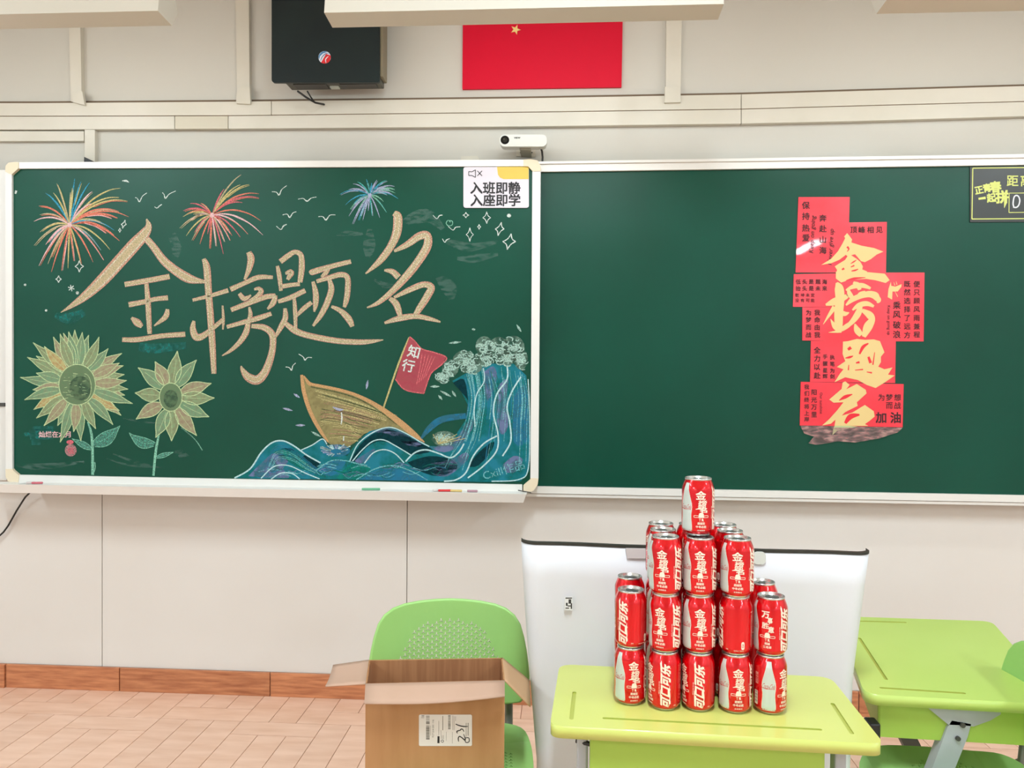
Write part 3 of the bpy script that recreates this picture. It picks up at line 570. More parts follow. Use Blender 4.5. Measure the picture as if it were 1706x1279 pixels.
# wiped chalk haze
d = Draw(put_left).crop(*C5)
for s, w_ in (([(760, 640), (860, 670), (960, 690), (1150, 650)], 60), ([(860, 770), (980, 770), (1150, 740)], 60), ([(470, 520), (560, 480), (660, 470), (760, 560)], 90), ([(240, 560), (235, 680), (225, 760)], 90), ([(720, 900), (800, 980), (820, 1060)], 110), ([(270, 920), (350, 960), (460, 960)], 40), ([(0, 600), (90, 592), (190, 596)], 40)): d.ribbon([p + (w_ * (1 if 0 < i_ < len(s) - 1 else .35),) for i_, p in enumerate(s)], mist, lay=1)
d.crop(*C2)
for s, w_ in (([(100, 870), (250, 880), (520, 850)], 40), ([(340, 860), (440, 862), (520, 845)], 16), ([(660, 830), (800, 870), (1000, 885)], 14), ([(700, 800), (860, 860), (1000, 885)], 20), ([(760, 580), (860, 600), (960, 610)], 14), ([(1080, 790), (1120, 800), (1170, 830)], 50)): d.ribbon([p + (w_ * (1 if 0 < i_ < len(s) - 1 else .35),) for i_, p in enumerate(s)], mist, lay=1)
d.ribbon([(860, 140, 50), (960, 150, 60), (1150, 130, 40)], tealsm, lay=1.1)
d.crop(*C1); d.ribbon([(340, 1020, 30), (430, 1040, 70), (520, 1000, 40)], tealsm, lay=1.1); d.ribbon([(1060, 520, 50), (1090, 600, 60), (1080, 660, 40)], mist, lay=1)
d.ribbon([(95, 270, 10), (100, 250, 14)], white, lay=1)
draw_done(d, 'chalk_haze')['kind'] = 'stuff'
relparent(DRAW, bl)

# ------------------------------------------------------------------ chalk pieces on the tray
def chalk_stick(px, py, l, col, label, rz=0, cat='chalk', r=.0045):
    y = YLb - .055; x = P(px, py, y=y).x; z = tray_z(x) + (P(400, 829, y=YLb - .08).z - P(400, 814.5, y=YLb - .08).z) * -0 + r
    mb = MB(); mb.tube([(-l / 2, 0, 0), (-l / 2 + .002, 0, 0), (l / 2 - .002, 0, 0), (l / 2, 0, 0)], [r * .8, r, r, r * .8], mat('stick_' + label[:12], col, .9), 10)
    o = tag(mb.build('chalk_stick'), label, cat, None); o.location = (x, y, z + .0012); o.rotation_euler = (0, 0, rz); return o
chalk_stick(618, 815, .07, (110, 180, 140), 'green chalk stick lying on the tray below the waves', .12)
chalk_stick(741, 819, .05, (215, 60, 60), 'red chalk stick on the tray below the breaker', .1)
chalk_stick(760, 821, .045, (220, 190, 120), 'pale yellow chalk stick touching the red one on tray', -.05)
chalk_stick(787, 821, .04, (180, 140, 150), 'mauve chalk stick on tray near its right end', .0)
chalk_stick(726, 819, .025, (210, 205, 200), 'short white chalk stub left of the red stick', .5)
chalk_stick(40, 803, .03, (232, 232, 228), 'white chalk lump at the left end of the tray', .9)
chalk_stick(51, 803, .03, (214, 200, 196), 'pale pink chalk stub beside the white lump at left', .5)
chalk_stick(62, 803.5, .04, (210, 110, 120), 'rose chalk stick at left end of the tray', .25)
mb = MB(); mb.tube([P(863, 816.5, y=YLb - .02), P(885, 820.5, y=YLb - .02)], .0022, DGREY, 8)
tag(mb.build('metal_pin'), 'thin grey metal pin at right end of the tray', 'pin')

# ------------------------------------------------------------------ notice card
YN = YLb + .004
put_n = lambda px, py, l: P(px, py, y=YN - .0004 * l)
t = thing('notice_card', 'white quiet-class card with yellow corner at top right of left board', 'sign', tuple(P(826, 346, y=YN)))
ch = []
def rrect(x0, y0, x1, y1, r, tl=True, tr_=True, br_=True, bl_=True, n=5):
    pts = []
    for cx, cy, a0, on in ((x1 - r, y0 + r, -90, tr_), (x1 - r, y1 - r, 0, br_), (x0 + r, y1 - r, 90, bl_), (x0 + r, y0 + r, 180, tl)):
        if on: pts += [(cx + r * math.cos(math.radians(a0 + 90 * k / n)), cy + r * math.sin(math.radians(a0 + 90 * k / n))) for k in range(n + 1)]
        else: pts.append({-90: (x1, y0), 0: (x1, y1), 90: (x0, y1), 180: (x0, y0)}[a0])
    return pts
mb = MB(); mb.prism([P(a, b, y=YN) for a, b in rrect(772, 278, 881, 346, 4)], (0, .005, 0), mat('card_white', (224, 216, 224), .35)); ch.append(mb.build('card', t))
INK = mat('ink_black', (30, 28, 30), .6)
d = Draw(put_n).crop(*C5)
d.fill([(1143, 118), (1368, 118), (1368, 206), (1190, 206), (1165, 196), (1150, 175)], mat('card_yellow', (222, 190, 70), .4), lay=1)
d.text('入班即静', 1132, 268, 90, INK, bold=.03, lay=2); d.text('入座即学', 1132, 355, 90, INK, bold=.03, lay=2)
for s in ([(942, 152), (942, 180), (965, 180), (990, 194), (990, 140), (965, 154), (942, 152)],):
    for a, b in zip(s[:-1], s[1:]): d.ribbon([a, b], INK, 5, lay=2)
d.ribbon([(1003, 147), (1037, 183)], INK, 5, lay=2); d.ribbon([(1037, 147), (1003, 183)], INK, 5, lay=2)
ch.append(d.build('printed_lettering', t)); relparent(ch, t)

# ------------------------------------------------------------------ countdown sign
YC = YRS - .004
t = thing('countdown_sign', 'black sign with yellow border at the right edge of the wide board', 'sign', tuple(P(1660, 370, y=YC)))
ch = []; mb = MB(); slab(mb, [(1616, 278.3), (1812, 275), (1812, 369), (1616, 370)], YC, YRS, mat('sign_black', (44, 46, 42), .35)); ch.append(mb.build('sign_plate', t))
YEL = mat('sign_yellow', (214, 220, 120), .5)
d = Draw(lambda px, py, l: P(px, py, y=YC - .0004 * l)).crop(1600, 270, 11.62)
def line(d, pts, m, w_, lay=1):
    for a, b in zip(pts[:-1], pts[1:]): d.ribbon([a, b], m, w_, lay=lay)
line(d, [(2380, 92), (240, 117), (224, 1100), (2380, 1085)], YEL, 20); line(d, [(1900, 592), (945, 600), (940, 975), (1900, 965)], YEL, 14)
d.text('距', 1010, 360, 235, YEL, bold=.02); d.text('离', 1270, 357, 235, YEL, bold=.02); d.text('中考', 1640, 350, 235, YEL, bold=.02)
d.text('正', 360, 540, 170, YEL, rot=-.2, bold=.05); d.text('青', 515, 500, 170, YEL, rot=-.15, bold=.05); d.text('春', 680, 480, 230, YEL, rot=-.1, bold=.05)
d.ribbon([(350, 710, 40), (490, 690, 50)], YEL); d.text('起', 600, 690, 180, YEL, rot=-.1, bold=.05); d.text('拼', 810, 670, 260, YEL, rot=-.05, bold=.05); d.ribbon([(870, 640, 60), (875, 760, 60), (850, 885, 8)], YEL)
wm = mat('marker_white', (228, 228, 232), .5)
d.ribbon([(1035, 870), (1020, 800), (1040, 680), (1080, 645), (1125, 665), (1150, 740), (1130, 830), (1085, 875), (1020, 870)], wm, 26, lay=2)
ch.append(d.build('sign_lettering', t)); relparent(ch, t)

# ------------------------------------------------------------------ red poster of overlapping sheets
YP = YRS - .002
post = thing('couplet_poster', 'red good-luck poster of joined glossy sheets on the right board', 'poster', tuple(P(1410, 710, y=YP)))
PRED = mat('poster_red', (236, 34, 52), .3, rgb2=(240, 58, 74), nscale=4, coat=.4); ch = []
sheets = [([(1330.3, 328.2), (1415.7, 328), (1412, 454), (1325.4, 453.8)], .5), ([(1414, 370.5), (1477.6, 369.5), (1476, 455), (1411, 455)], 1.0), ([(1322.4, 456.5), (1402, 455), (1402, 511.5), (1321, 511)], .6),
          ([(1336.8, 511.5), (1402, 511.5), (1402, 568), (1336.6, 567)], .8), ([(1400, 454), (1540.3, 453.8), (1538.8, 568.6), (1400, 568)], 1.1), ([(1351, 567.5), (1492.5, 568.4), (1491.3, 638), (1349.5, 636)], .7), ([(1334, 635.8), (1505.6, 639.6), (1503.8, 711.5), (1332.4, 708.5)], 1.2)]
for q, l in sheets:
    mb = MB(); mb.prism([P(a, b, y=YP - .001 * l) for a, b in q], (0, .0006, 0), PRED); ch.append(mb.build('poster_sheet', post))
mb = MB(); film = mat('torn_film', (176, 110, 122), .25, alpha=(.2, .75), nscale=25, stretch=(1, 1, 3), rgb2=(190, 150, 140))
pts = [(1333, 709), (1504, 712), (1496, 720), (1465, 730), (1425, 737), (1395, 735), (1360, 741), (1347, 738), (1356, 727), (1340, 722)]
v = [P(a, b, y=YP - .002 - .006 * (b - 708) / 30) for a, b in pts]; mb.add(v, [t[::-1] for t in tessellate_polygon([[P(a, b, y=YP) for a, b in pts]])], film); ch.append(mb.build('torn_film', post, label='torn translucent pink strip hanging below'))
GOLD = mat('poster_gold', (230, 200, 134), .4); PI = mat('poster_ink', (52, 16, 22), .6)
d = Draw(lambda px, py, l: P(px, py, y=YP - .0016 - .0003 * l))
P1, P2, P3 = (1315, 320, 9.135), (1315, 445, 7.417), (1325, 560, 6.732)
d.crop(*P1)
d.fill([(880, 622), (915, 665), (955, 720), (945, 765), (1100, 815), (1290, 850), (1432, 905), (1330, 950), (1240, 1020), (1150, 1065), (1090, 1050), (1040, 990), (1000, 945), (940, 960), (1020, 1010), (1080, 1060), (1120, 1130), (1110, 1175), (1180, 1205), (1190, 1222), (720, 1222), (725, 1180), (690, 1130), (760, 1085), (850, 1030), (885, 975), (860, 955), (760, 1030), (640, 1080), (485, 1108), (640, 1010), (740, 900), (810, 780), (850, 700), (835, 675)], GOLD, lay=1)
HO = mat('poster_red_gap', (232, 30, 48), .35)
for s in ([(880, 830), (905, 865), (880, 905)], [(930, 1090, 6), (980, 1060, 20), (1025, 1030, 6)], [(935, 1140, 14), (990, 1115, 22)], [(945, 1200, 14), (1000, 1190, 24), (1050, 1170, 10)], [(800, 1180, 20), (835, 1160, 34)]): d.ribbon([(p[0], p[1], p[2] if len(p) > 2 else 34 - 12 * i) for i, p in enumerate(s)], HO, lay=1.5)
d.crop(*P2)
d.fill([(575, 55), (800, 55), (960, 60), (1180, 80), (1240, 160), (1190, 195), (1060, 160), (950, 145), (740, 155), (640, 190), (575, 140)], GOLD, lay=1.3)
d.ribbon([(700, 165, 6), (800, 140, 26), (940, 128, 8)], HO, lay=1.5)
for n_, st in enumerate(([(450, 465, 24), (560, 425, 90), (700, 365, 60), (720, 355, 20)], [(585, 190, 30), (615, 260, 110), (625, 400, 110), (610, 560, 110), (610, 700, 100), (615, 810, 60)], [(560, 490, 60), (500, 580, 40), (418, 706, 5)], [(600, 540, 50), (680, 575, 60), (740, 560, 10)],
           [(485, 806, 4), (600, 790, 36), (700, 735, 60), (800, 660, 40)], [(510, 640, 6), (560, 730, 60), (610, 780, 40)],
           [(790, 188, 30), (850, 225, 70), (870, 280, 40)], [(700, 285, 20), (790, 240, 54), (900, 225, 60), (1005, 262, 30)], [(725, 260, 20), (745, 330, 60), (780, 380, 50)], [(830, 370, 20), (880, 330, 50), (940, 300, 20)],
           [(700, 470, 20), (780, 400, 60), (900, 350, 66), (1010, 335, 80), (1105, 400, 60), (1085, 440, 20)], [(1000, 300, 20), (1060, 350, 90), (1100, 410, 50)], [(780, 530, 20), (860, 470, 60), (960, 450, 60), (1045, 485, 30)],
           [(880, 480, 50), (850, 570, 80), (770, 680, 60), (640, 790, 16)], [(900, 530, 40), (990, 590, 90), (1020, 650, 80), (970, 740, 110), (920, 860, 50)], [(810, 700, 16), (840, 780, 80), (890, 840, 60)])): d.ribbon(st, GOLD, lay=1.1 + .05 * n_)
d.fill([(1255, 180), (1225, 270), (1215, 370), (1270, 400), (1275, 300), (1340, 300), (1385, 240), (1385, 210), (1310, 240), (1260, 230)], GOLD, lay=1.1)
for s in ([(1290, 185, 4), (1305, 225, 10)], [(1320, 175, 4), (1330, 215, 10)], [(1290, 270, 4), (1340, 365, 8)], [(1320, 250, 10), (1390, 215, 6)]): d.ribbon(s, GOLD, lay=1.2)
d.crop(*P3)
d.fill([(535, 60), (590, 55), (690, 30), (780, 40), (880, 35), (950, 55), (1000, 180), (960, 230), (960, 290), (930, 340), (1000, 370), (1090, 350), (1040, 430), (1115, 440), (1000, 520), (900, 580), (800, 545), (700, 490), (560, 460), (440, 515), (500, 420), (540, 370), (465, 345), (560, 280), (530, 200)], GOLD, lay=1.3)
for s in ([(590, 150, 30), (625, 125, 36)], [(560, 245, 8), (610, 235, 26), (650, 220, 6)], [(720, 200, 20), (760, 120, 36), (820, 80, 14)], [(820, 230, 26), (845, 300, 34)], [(680, 300, 14), (720, 290, 26)], [(600, 320, 8), (595, 380, 14)], [(800, 400, 8), (860, 410, 18)], [(670, 380, 8), (760, 372, 14)], [(890, 180, 8), (870, 320, 16)]): d.ribbon(s, HO, lay=1.7)
d.fill([(560, 505), (610, 545), (570, 595), (690, 535), (790, 600), (800, 640), (690, 740), (700, 780), (640, 810), (560, 850), (520, 890), (640, 855), (780, 770), (880, 840), (890, 900), (830, 950), (780, 985), (820, 1005), (440, 1005), (450, 935), (400, 980), (300, 1000), (380, 930), (470, 830), (540, 740), (430, 745), (380, 710), (450, 650), (520, 590), (530, 520)], GOLD, lay=1.4)
for s in ([(490, 720, 6), (560, 680, 40), (640, 650, 8)], [(560, 975, 30), (620, 900, 60), (720, 880, 20)]): d.ribbon(s, HO, lay=1.8)
d.fill([(440, 1005), (600, 1005), (700, 1012), (560, 1040), (470, 1060), (415, 1110), (425, 1040)], mat('film_gold', (186, 196, 140), .4), lay=4)
# small print
def col(chars, x, ys, size, rot=0):
    for c, y in zip(chars, ys): d.text(c, x, y, size, PI, rot=rot, bold=.018, lay=2.2)
d.crop(*P1); col('保持热爱', 252, (200, 365, 545, 695), 120); col('奔赴山海', 512, (395, 555, 720, 885), 115)
d.text('Keep on going', 358, 640, 98, PI, rot=-math.pi / 2 + .06, bold=.008, shear=.25, lay=2.2); d.text('Never give up', 638, 830, 98, PI, rot=-math.pi / 2 + .06, bold=.008, shear=.25, lay=.8)
for c, x in zip('顶峰相见', (980, 1105, 1235, 1370)): d.text(c, x, 573, 108, PI, bold=.02, lay=2.2)
d.crop(*P2)
for body, y in (('低头是题海', 180), ('抬头是未来', 262)):
    for c, x in zip(body, (110, 190, 272, 355, 437)): d.text(c, x, y, 64, PI, bold=.018, lay=2.2)
for body, y in (('乾坤未定', 345), ('没有可能', 410)):
    for c, x in zip(body, (97, 163, 228, 290)): d.text(c, x, y, 50, PI, bold=.01, lay=2.2)
col('为梦而战', 238, (562, 650, 742, 835), 72); col('我命由我', 345, (560, 650, 742, 835), 76)
col('乘风破浪', 1328, (470, 585, 712, 830), 98); col('既然选择了远方', 1457, (208, 308, 415, 520, 628, 732, 838), 84); col('便只顾风雨兼程', 1575, (208, 312, 415, 520, 628, 732, 832), 82)
d.text('Keep on going up', 1225, 655, 52, PI, rot=math.pi / 2, bold=0, lay=2.2)
d.crop(*P3)
col('全力以赴', 245, (155, 250, 345, 440), 76); col('手握星辉', 335, (228, 305, 382, 448), 56); col('执笔为剑', 415, (235, 310, 385, 450), 56)
col('我们终将上岸', 128, (568, 640, 712, 788, 862, 930), 58); col('阳光万里', 210, (628, 712, 795, 878), 68); d.text('Our sunshine', 290, 750, 44, PI, rot=math.pi / 2, bold=0, lay=2.2)
for c, x in zip('为梦想', (965, 1055, 1147)): d.text(c, x, 685, 80, PI, bold=.015, lay=2.2)
for c, x in zip('而战', (1055, 1147)): d.text(c, x, 777, 80, PI, bold=.015, lay=2.2)
for c, x in zip('加油', (962, 1125)): d.text(c, x, 912, 128, PI, bold=.03, lay=2.2)
ch.append(d.build('poster_lettering', post)); relparent(ch, post)

# ------------------------------------------------------------------ national flag, speaker, camera
YF = WY - .012
fl = thing('wall_flag', 'red acrylic flag plate with a small yellow star on the upper wall', 'flag', tuple(P(903, 147, y=YF)))
ch = []; mb = MB(); slab(mb, [(771.5, -31), (1038.5, -36), (1035.5, 145), (770.3, 148.5)], YF, WY, mat('flag_red_plate', (214, 2, 44), .5, spec=.2)); ch.append(mb.build('flag_plate', fl, bevel=.002))
FY = mat('flag_yellow', (240, 208, 130), .5); d = Draw(lambda px, py, l: P(px, py, y=YF - .0008))
def star5(c, r, a0):
    pts = []
    for k in range(10):
        a = a0 + k * math.pi / 5; q = r if k % 2 == 0 else r * .4; pts.append((c[0] + q * math.cos(a), c[1] + q * math.sin(a)))
    d.fill(pts, FY)
star5((816, 10), 27, -math.pi / 2); star5((859, 49.3), 9, 0.05); star5((877, 28), 8.5, -.3); star5((877, 2), 8.5, 0); star5((859, -16), 8.5, .3)
ch.append(d.build('flag_star', fl)); relparent(ch, fl)

sp = thing('wall_speaker', 'black boxy projector-style wall unit with round red and blue badge', 'speaker', tuple(P(545, 150, y=3.05)))
SPK = mat('speaker_black', (18, 30, 32), .42, rgb2=(22, 36, 36), nscale=6, spec=.3); ch = []
YS0, YS1 = 3.025, 3.12
mb = MB(); fr = [P(a, b, y=YS0) for a, b in rrect(452.5, -80, 632.5, 137.5, 5)]
mb.prism(fr, (0, .012, 0), SPK); ch.append(mb.build('front_cover', sp, bevel=.002))
mb = MB(); a = P(460, 137, y=YS0); b = P(632, -80, y=YS0)
mb.box((a.x + .03, YS0 + .012, a.z + .002), (b.x, YS1, b.z), mat('speaker_body', (84, 84, 76), .5)); ch.append(mb.build('body', sp, bevel=.003))
mb = MB(); zz = a.z + .002
for x0, x1, y0, y1, h in ((a.x + .06, a.x + .19, YS0 + .025, YS1 - .02, .004), (a.x + .245, b.x - .02, YS0 + .03, YS1 - .02, .004)): mb.box((x0, y0, zz - h), (x1, y1, zz), DGREY)
mb.box((a.x + .2, YS0 + .05, zz - .006), (a.x + .235, YS0 + .075, zz), mat('speaker_tag', (190, 196, 186), .5)); ch.append(mb.build('vent', sp))
mb = MB(); mb.box((b.x, YS0 + .012, a.z + .02), (b.x + .014, YS1 - .01, b.z), mat('speaker_side', (132, 122, 98), .5)); ch.append(mb.build('side_grille', sp, bevel=.002)); mb = MB(); mb.box((a.x + .12, YS1, a.z + .12), (b.x - .1, WY, b.z - .1), DGREY); ch.append(mb.build('wall_bracket', sp))
d = Draw(lambda px, py, l: P(px, py, y=YS0 - .0005 * l)).crop(440, 60, 7.755)
d.ell((782, 275), 80, 80, mat('badge_white', (225, 232, 240), .4), 28, 1)
d.fill([(735, 345), (800, 230), (858, 250), (862, 275), (850, 320), (825, 345), (782, 356)], mat('badge_red', (214, 30, 40), .4), lay=2)
d.fill([(702, 270), (715, 235), (745, 205), (782, 195), (820, 204), (760, 225), (722, 262), (712, 305)], mat('badge_blue', (70, 130, 180), .4), lay=2)
d.ribbon([(728, 320, 6), (752, 268, 9), (800, 225, 8), (840, 228, 4)], mat('badge_deep_blue', (50, 60, 140), .4), lay=2.5)
d.ribbon([(800, 345, 6), (795, 300, 12), (830, 262, 6)], mat('badge_white', (225, 232, 240), .4), lay=3)
ch.append(d.build('round_badge', sp, label='round blue, white and red badge'))
mb = MB(); mb.tube([tuple(P(496, 152, y=3.07)), tuple(P(510, 162, y=3.05)), tuple(P(525, 171, y=3.1)), tuple(P(540, 174, y=WY - .035))], .004, CABLE); mb.tube([tuple(P(512, 152, y=3.07)), tuple(P(518, 162, y=3.06)), tuple(P(524, 170, y=3.12))], .003, CABLE)
ch.append(mb.build('power_cable', sp)); relparent(ch, sp)

cm = thing('conference_camera', 'white bar camera with a round dark lens above the board joint', 'camera', tuple(P(872, 262, y=WY)))
WH = mat('camera_white', (218, 220, 212), .35); ch = []; YCm = WY - .13
mb = MB(); pts = [P(a, b, y=YCm) for a, b in rrect(832.5, 224, 911, 244, 8)]; mb.prism(pts, (0, .045, 0), WH, True); ch.append(mb.build('camera_body', cm, bevel=.002))
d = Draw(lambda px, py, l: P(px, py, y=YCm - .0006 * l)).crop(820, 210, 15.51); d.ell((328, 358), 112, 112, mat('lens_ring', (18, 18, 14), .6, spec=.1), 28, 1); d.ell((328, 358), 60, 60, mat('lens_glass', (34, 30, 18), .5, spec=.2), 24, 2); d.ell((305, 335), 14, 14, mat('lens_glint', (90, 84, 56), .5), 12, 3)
ch.append(d.build('lens', cm)); d = Draw(lambda px, py, l: P(px, py, y=YCm - .0008)).crop(820, 210, 15.51); d.text('VIEW', 645, 302, 62, INK, bold=.03, sx=1.1); ch.append(d.build('printed_word', cm))
mb = MB(); slab(mb, [(865, 243), (884, 243.5), (884, 249.5), (866, 249)], YCm + .02, WY, mat('camera_bracket', (150, 144, 124), .5)); slab(mb, [(860, 246), (892, 247), (892, 261), (860, 260)], WY - .006, WY, TRUNK)
for x in (867.5, 886): mb.prism([P(x + 1.3 * math.cos(k), 254 + 1.3 * math.sin(k), y=WY - .008) for k in [i * math.pi / 4 for i in range(8)]], (0, .003, 0), DGREY)
ch.append(mb.build('bracket', cm)); mb = MB(); mb.tube([P(900, 244, y=YCm + .03), P(903, 252, y=YCm + .05), P(904, 262, y=YCm + .06), P(903.5, 271, y=YCm + .06)], .004, CABLE); ch.append(mb.build('camera_cable', cm)); relparent(ch, cm)
mb = MB(); mb.tube([P(52, 818, y=WY - .04), P(42, 828, y=WY - .03), P(28, 850, y=WY - .02), P(14, 875, y=WY - .015), P(6, 886, y=WY - .015), P(-6, 897, y=WY - .015), P(-30, 905, y=WY - .02)], .0038, CABLE)
tag(mb.build('black_cable'), 'black cable hanging on the wall under the left end of the tray', 'cable')

# ------------------------------------------------------------------ blackboard lamps
LWH = mat('lamp_white', (222, 218, 204), .45); LEM = mat('lamp_tube', (255, 250, 238), .5, emit=6); LUP = mat('lamp_white_face', (236, 236, 226), .4)
def board_lamp(px_r, label, length=1.2, px_l=None):
    yF = 2.30; zF = P(px_r or px_l, 18, y=yF).z
    if px_r is not None: xr = P(px_r, 18, y=yF).x; xl = xr - length
    else: xl = P(px_l, 18, y=yF).x; xr = xl + length
    return xl, xr
def make_lamp(xl, xr, z, label):
    t = thing('board_lamp', label, 'lamp', ((xl + xr) / 2, 2.30, z)); ch = []
    sec = [(0, 0), (.085, -.007), (.125, .050), (.10, .10), (.02, .115)]       # fold, bottom, far tip, top
    def pris(mb, s, a, b, m): mb.prism([(a, 2.30 + p, z + q) for p, q in s], (b - a, 0, 0), m)
    mb = MB(); pris(mb, [(0, 0), (.085, -.007), (.0865, -.0045), (.0025, .0025), (.0225, .113), (.02, .115)], xl + .004, xr - .004, LWH); pris(mb, [(.02, .115), (.0225, .112), (.10, .097), (.123, .050), (.1255, .051), (.102, .10)], xl + .004, xr - .004, LWH)
    ch.append(mb.build('housing', t))
    for a in (xl, xr - .004): mb = MB(); pris(mb, sec, a, a + .004, LWH); ch.append(mb.build('end_cap', t))
    mb = MB(); mb.tube([(xl + .03, 2.375, z + .03), (xr - .03, 2.375, z + .03)], .013, LEM, 12); ch.append(mb.build('tube_lamp', t))
    for q in (.2, .8):
        mb = MB(); x = xl + (xr - xl) * q; mb.tube([(x, 2.36, z + .10), (x, 2.36, CEIL)], .006, LWH, 8); ch.append(mb.build('hanging_rod', t))
    relparent(ch, t)
    area('board_lamp_light', ((xl + xr) / 2, 2.445, z - .0), (math.radians(33), 0, 0), xr - xl - .1, .05, LP)
LP = 2.2
zf = P(262, 18, y=2.3).z
xr1 = P(263, 18, y=2.3).x; make_lamp(xr1 - 1.2, xr1, zf, 'white board lamp at the upper left')
xl2 = P(540, 18, y=2.3).x; xr2 = P(1206, 7, y=2.3).x; make_lamp(xl2, xr2, P(870, 14, y=2.3).z, 'white board lamp in the middle, in front of speaker and flag')
xl3 = P(1480, -3, y=2.3).x; make_lamp(xl3, xl3 + 1.2, P(1490, -4, y=2.3).z, 'white board lamp at the upper right corner')
# unseen ceiling lamps; the centre one is added as fill light
for x, y in LAMPS:
    t = thing('ceiling_lamp', 'unseen white ceiling tube lamp around the viewer', 'lamp', (x, y, CEIL - .12), group='ceiling tube lamps over the desks')
    mb = MB(); mb.prism([(-.1, -.6, -.02), (.1, -.6, -.02), (.05, -.6, .05), (-.05, -.6, .05)], (0, 1.2, 0), LWH); mb.build('housing', t)
    mb = MB(); mb.tube([(0, -.56, -.035), (0, .56, -.035)], .013, LEM, 10); mb.build('tube_lamp', t)
    mb = MB(); mb.tube([(0, .4, .05), (0, .4, .12)], .006, LWH, 8); mb.build('hanging_rod', t)
    mb = MB(); mb.tube([(0, -.4, .05), (0, -.4, .12)], .006, LWH, 8); mb.build('hanging_rod', t)

# ================================================================== WHITE PANEL BOARD
PY = 1.9
pn = thing('white_panel_board', 'large white curved-sided panel with dark top edge behind the can desk', 'panel', (.33, PY, 0), -math.radians(1.0))
PW = mat('panel_white', (224, 225, 228), .5, rgb2=(219, 220, 222), nscale=2, spec=.3)
def panel():
    mb = MB(); n = 10
    zt0 = P(867, 905, y=PY).z; zt1 = P(1457, 924, y=PY).z
    rows = []
    for k in range(0, 13):
        t = k / 12
        xl = -.096 + (.043) * min(1, t * .947 / .55) ** 1.2 ; xr = .747 - .030 * min(1, t * .947 / .31) ** 1.0 - .014 * t
        zl, zr = zt0 * (1 - t), zt1 * (1 - t); row = []
        r = .04
        for i in range(n + 1): a = math.pi / 2 * (1 - i / n); row.append((xl + r - r * math.sin(a), PY + r - r * math.cos(a)))
        for i in range(1, 14): row.append((xl + r + (xr - xl - 2 * r) * i / 14, PY + .004 * math.sin(i * 1.1 + t * 3)))
        for i in range(n + 1): a = math.pi / 2 * i / n; row.append((xr - r + r * math.sin(a), PY + r - r * math.cos(a)))
        rows.append([(x, y, zl + (zr - zl) * (x - xl) / (xr - xl)) for x, y in row])
    m = len(rows[0])
    for k, row in enumerate(rows): mb.v += row
    k0 = mb.mi(PW)
    for a in range(len(rows) - 1):
        for i in range(m - 1): mb.f.append((a * m + i, (a + 1) * m + i, (a + 1) * m + i + 1, a * m + i + 1)); mb.m.append(k0); mb.sm.append(True)
    return mb, rows[0]
mb, toprow = panel(); po = mb.build('panel_sheet', pn); md = po.modifiers.new('s', 'SOLIDIFY'); md.thickness = .006; md.offset = -1 
ch = [po]
mb = MB(); dk = mat('panel_edge_dark', (44, 44, 36), .6)
for (a, b) in zip(toprow[:-1], toprow[1:]):
    mb.add([(a[0], a[1] - .001, a[2] - .002), (b[0], b[1] - .001, b[2] - .002), (b[0], b[1] - .001, b[2] + .004), (a[0], a[1] - .001, a[2] + .004),
            (a[0], a[1] + .014, a[2] - .002), (b[0], b[1] + .014, b[2] - .002), (b[0], b[1] + .014, b[2] + .004), (a[0], a[1] + .014, a[2] + .004)], [(0, 1, 2, 3), (3, 2, 6, 7), (5, 4, 7, 6), (0, 4, 5, 1)], dk)
ch.append(mb.build('top_edge_strip', pn, label='dark strip along the top edge'))
mb = MB(); slab(mb, [(1042, 913), (1084, 914), (1084, 930.5), (1045, 930)], PY - .008, PY - .0005, mat('clip_grey', (206, 200, 198), .5)); ch.append(mb.build('hanging_clip', pn, bevel=.002))
mb = MB(); mb.prism([P(a, b, y=PY - .008) for a, b in rrect(1255, 919, 1276, 940, 7)], (0, .0075, 0), mat('clip_pale', (216, 220, 212), .5)); ch.append(mb.build('hanging_clip', pn, bevel=.002))
d = Draw(lambda px, py, l: P(px, py, y=PY - .006 - .0003 * l)).crop(860, 860, 2.752)
ps = mat('scrap_ink', (50, 50, 50), .6); d.fill([(222, 368), (258, 366), (258, 432), (222, 428)], mat('scrap_white', (232, 234, 232), .5), lay=1)
for k, (x, y, w_, h_) in enumerate(((226, 372, 30, 5), (240, 380, 12, 20), (228, 396, 8, 14), (236, 408, 14, 5), (250, 398, 6, 26), (226, 418, 16, 5))): d.fill([(x, y), (x + w_, y), (x + w_, y + h_), (x, y + h_)], ps, lay=2)
d.fill([(1370, 925), (1371, 925), (1371, 926)], ps, lay=1) if 0 else None
ch.append(d.build('paper_scrap', pn, label='small torn black and white sticker'))
mb = MB(); mb.box((-.02, PY + .05, 0), (.03, PY + .35, .03), DGREY); mb.box((.62, PY + .05, 0), (.67, PY + .35, .03), DGREY); mb.box((.0, PY + .062, .02), (.03, PY + .09, .8), DGREY); mb.box((.64, PY + .062, .02), (.67, PY + .09, .8), DGREY); ch.append(mb.build('stand', pn))
bpy.context.view_layer.update()
relparent(ch, pn)

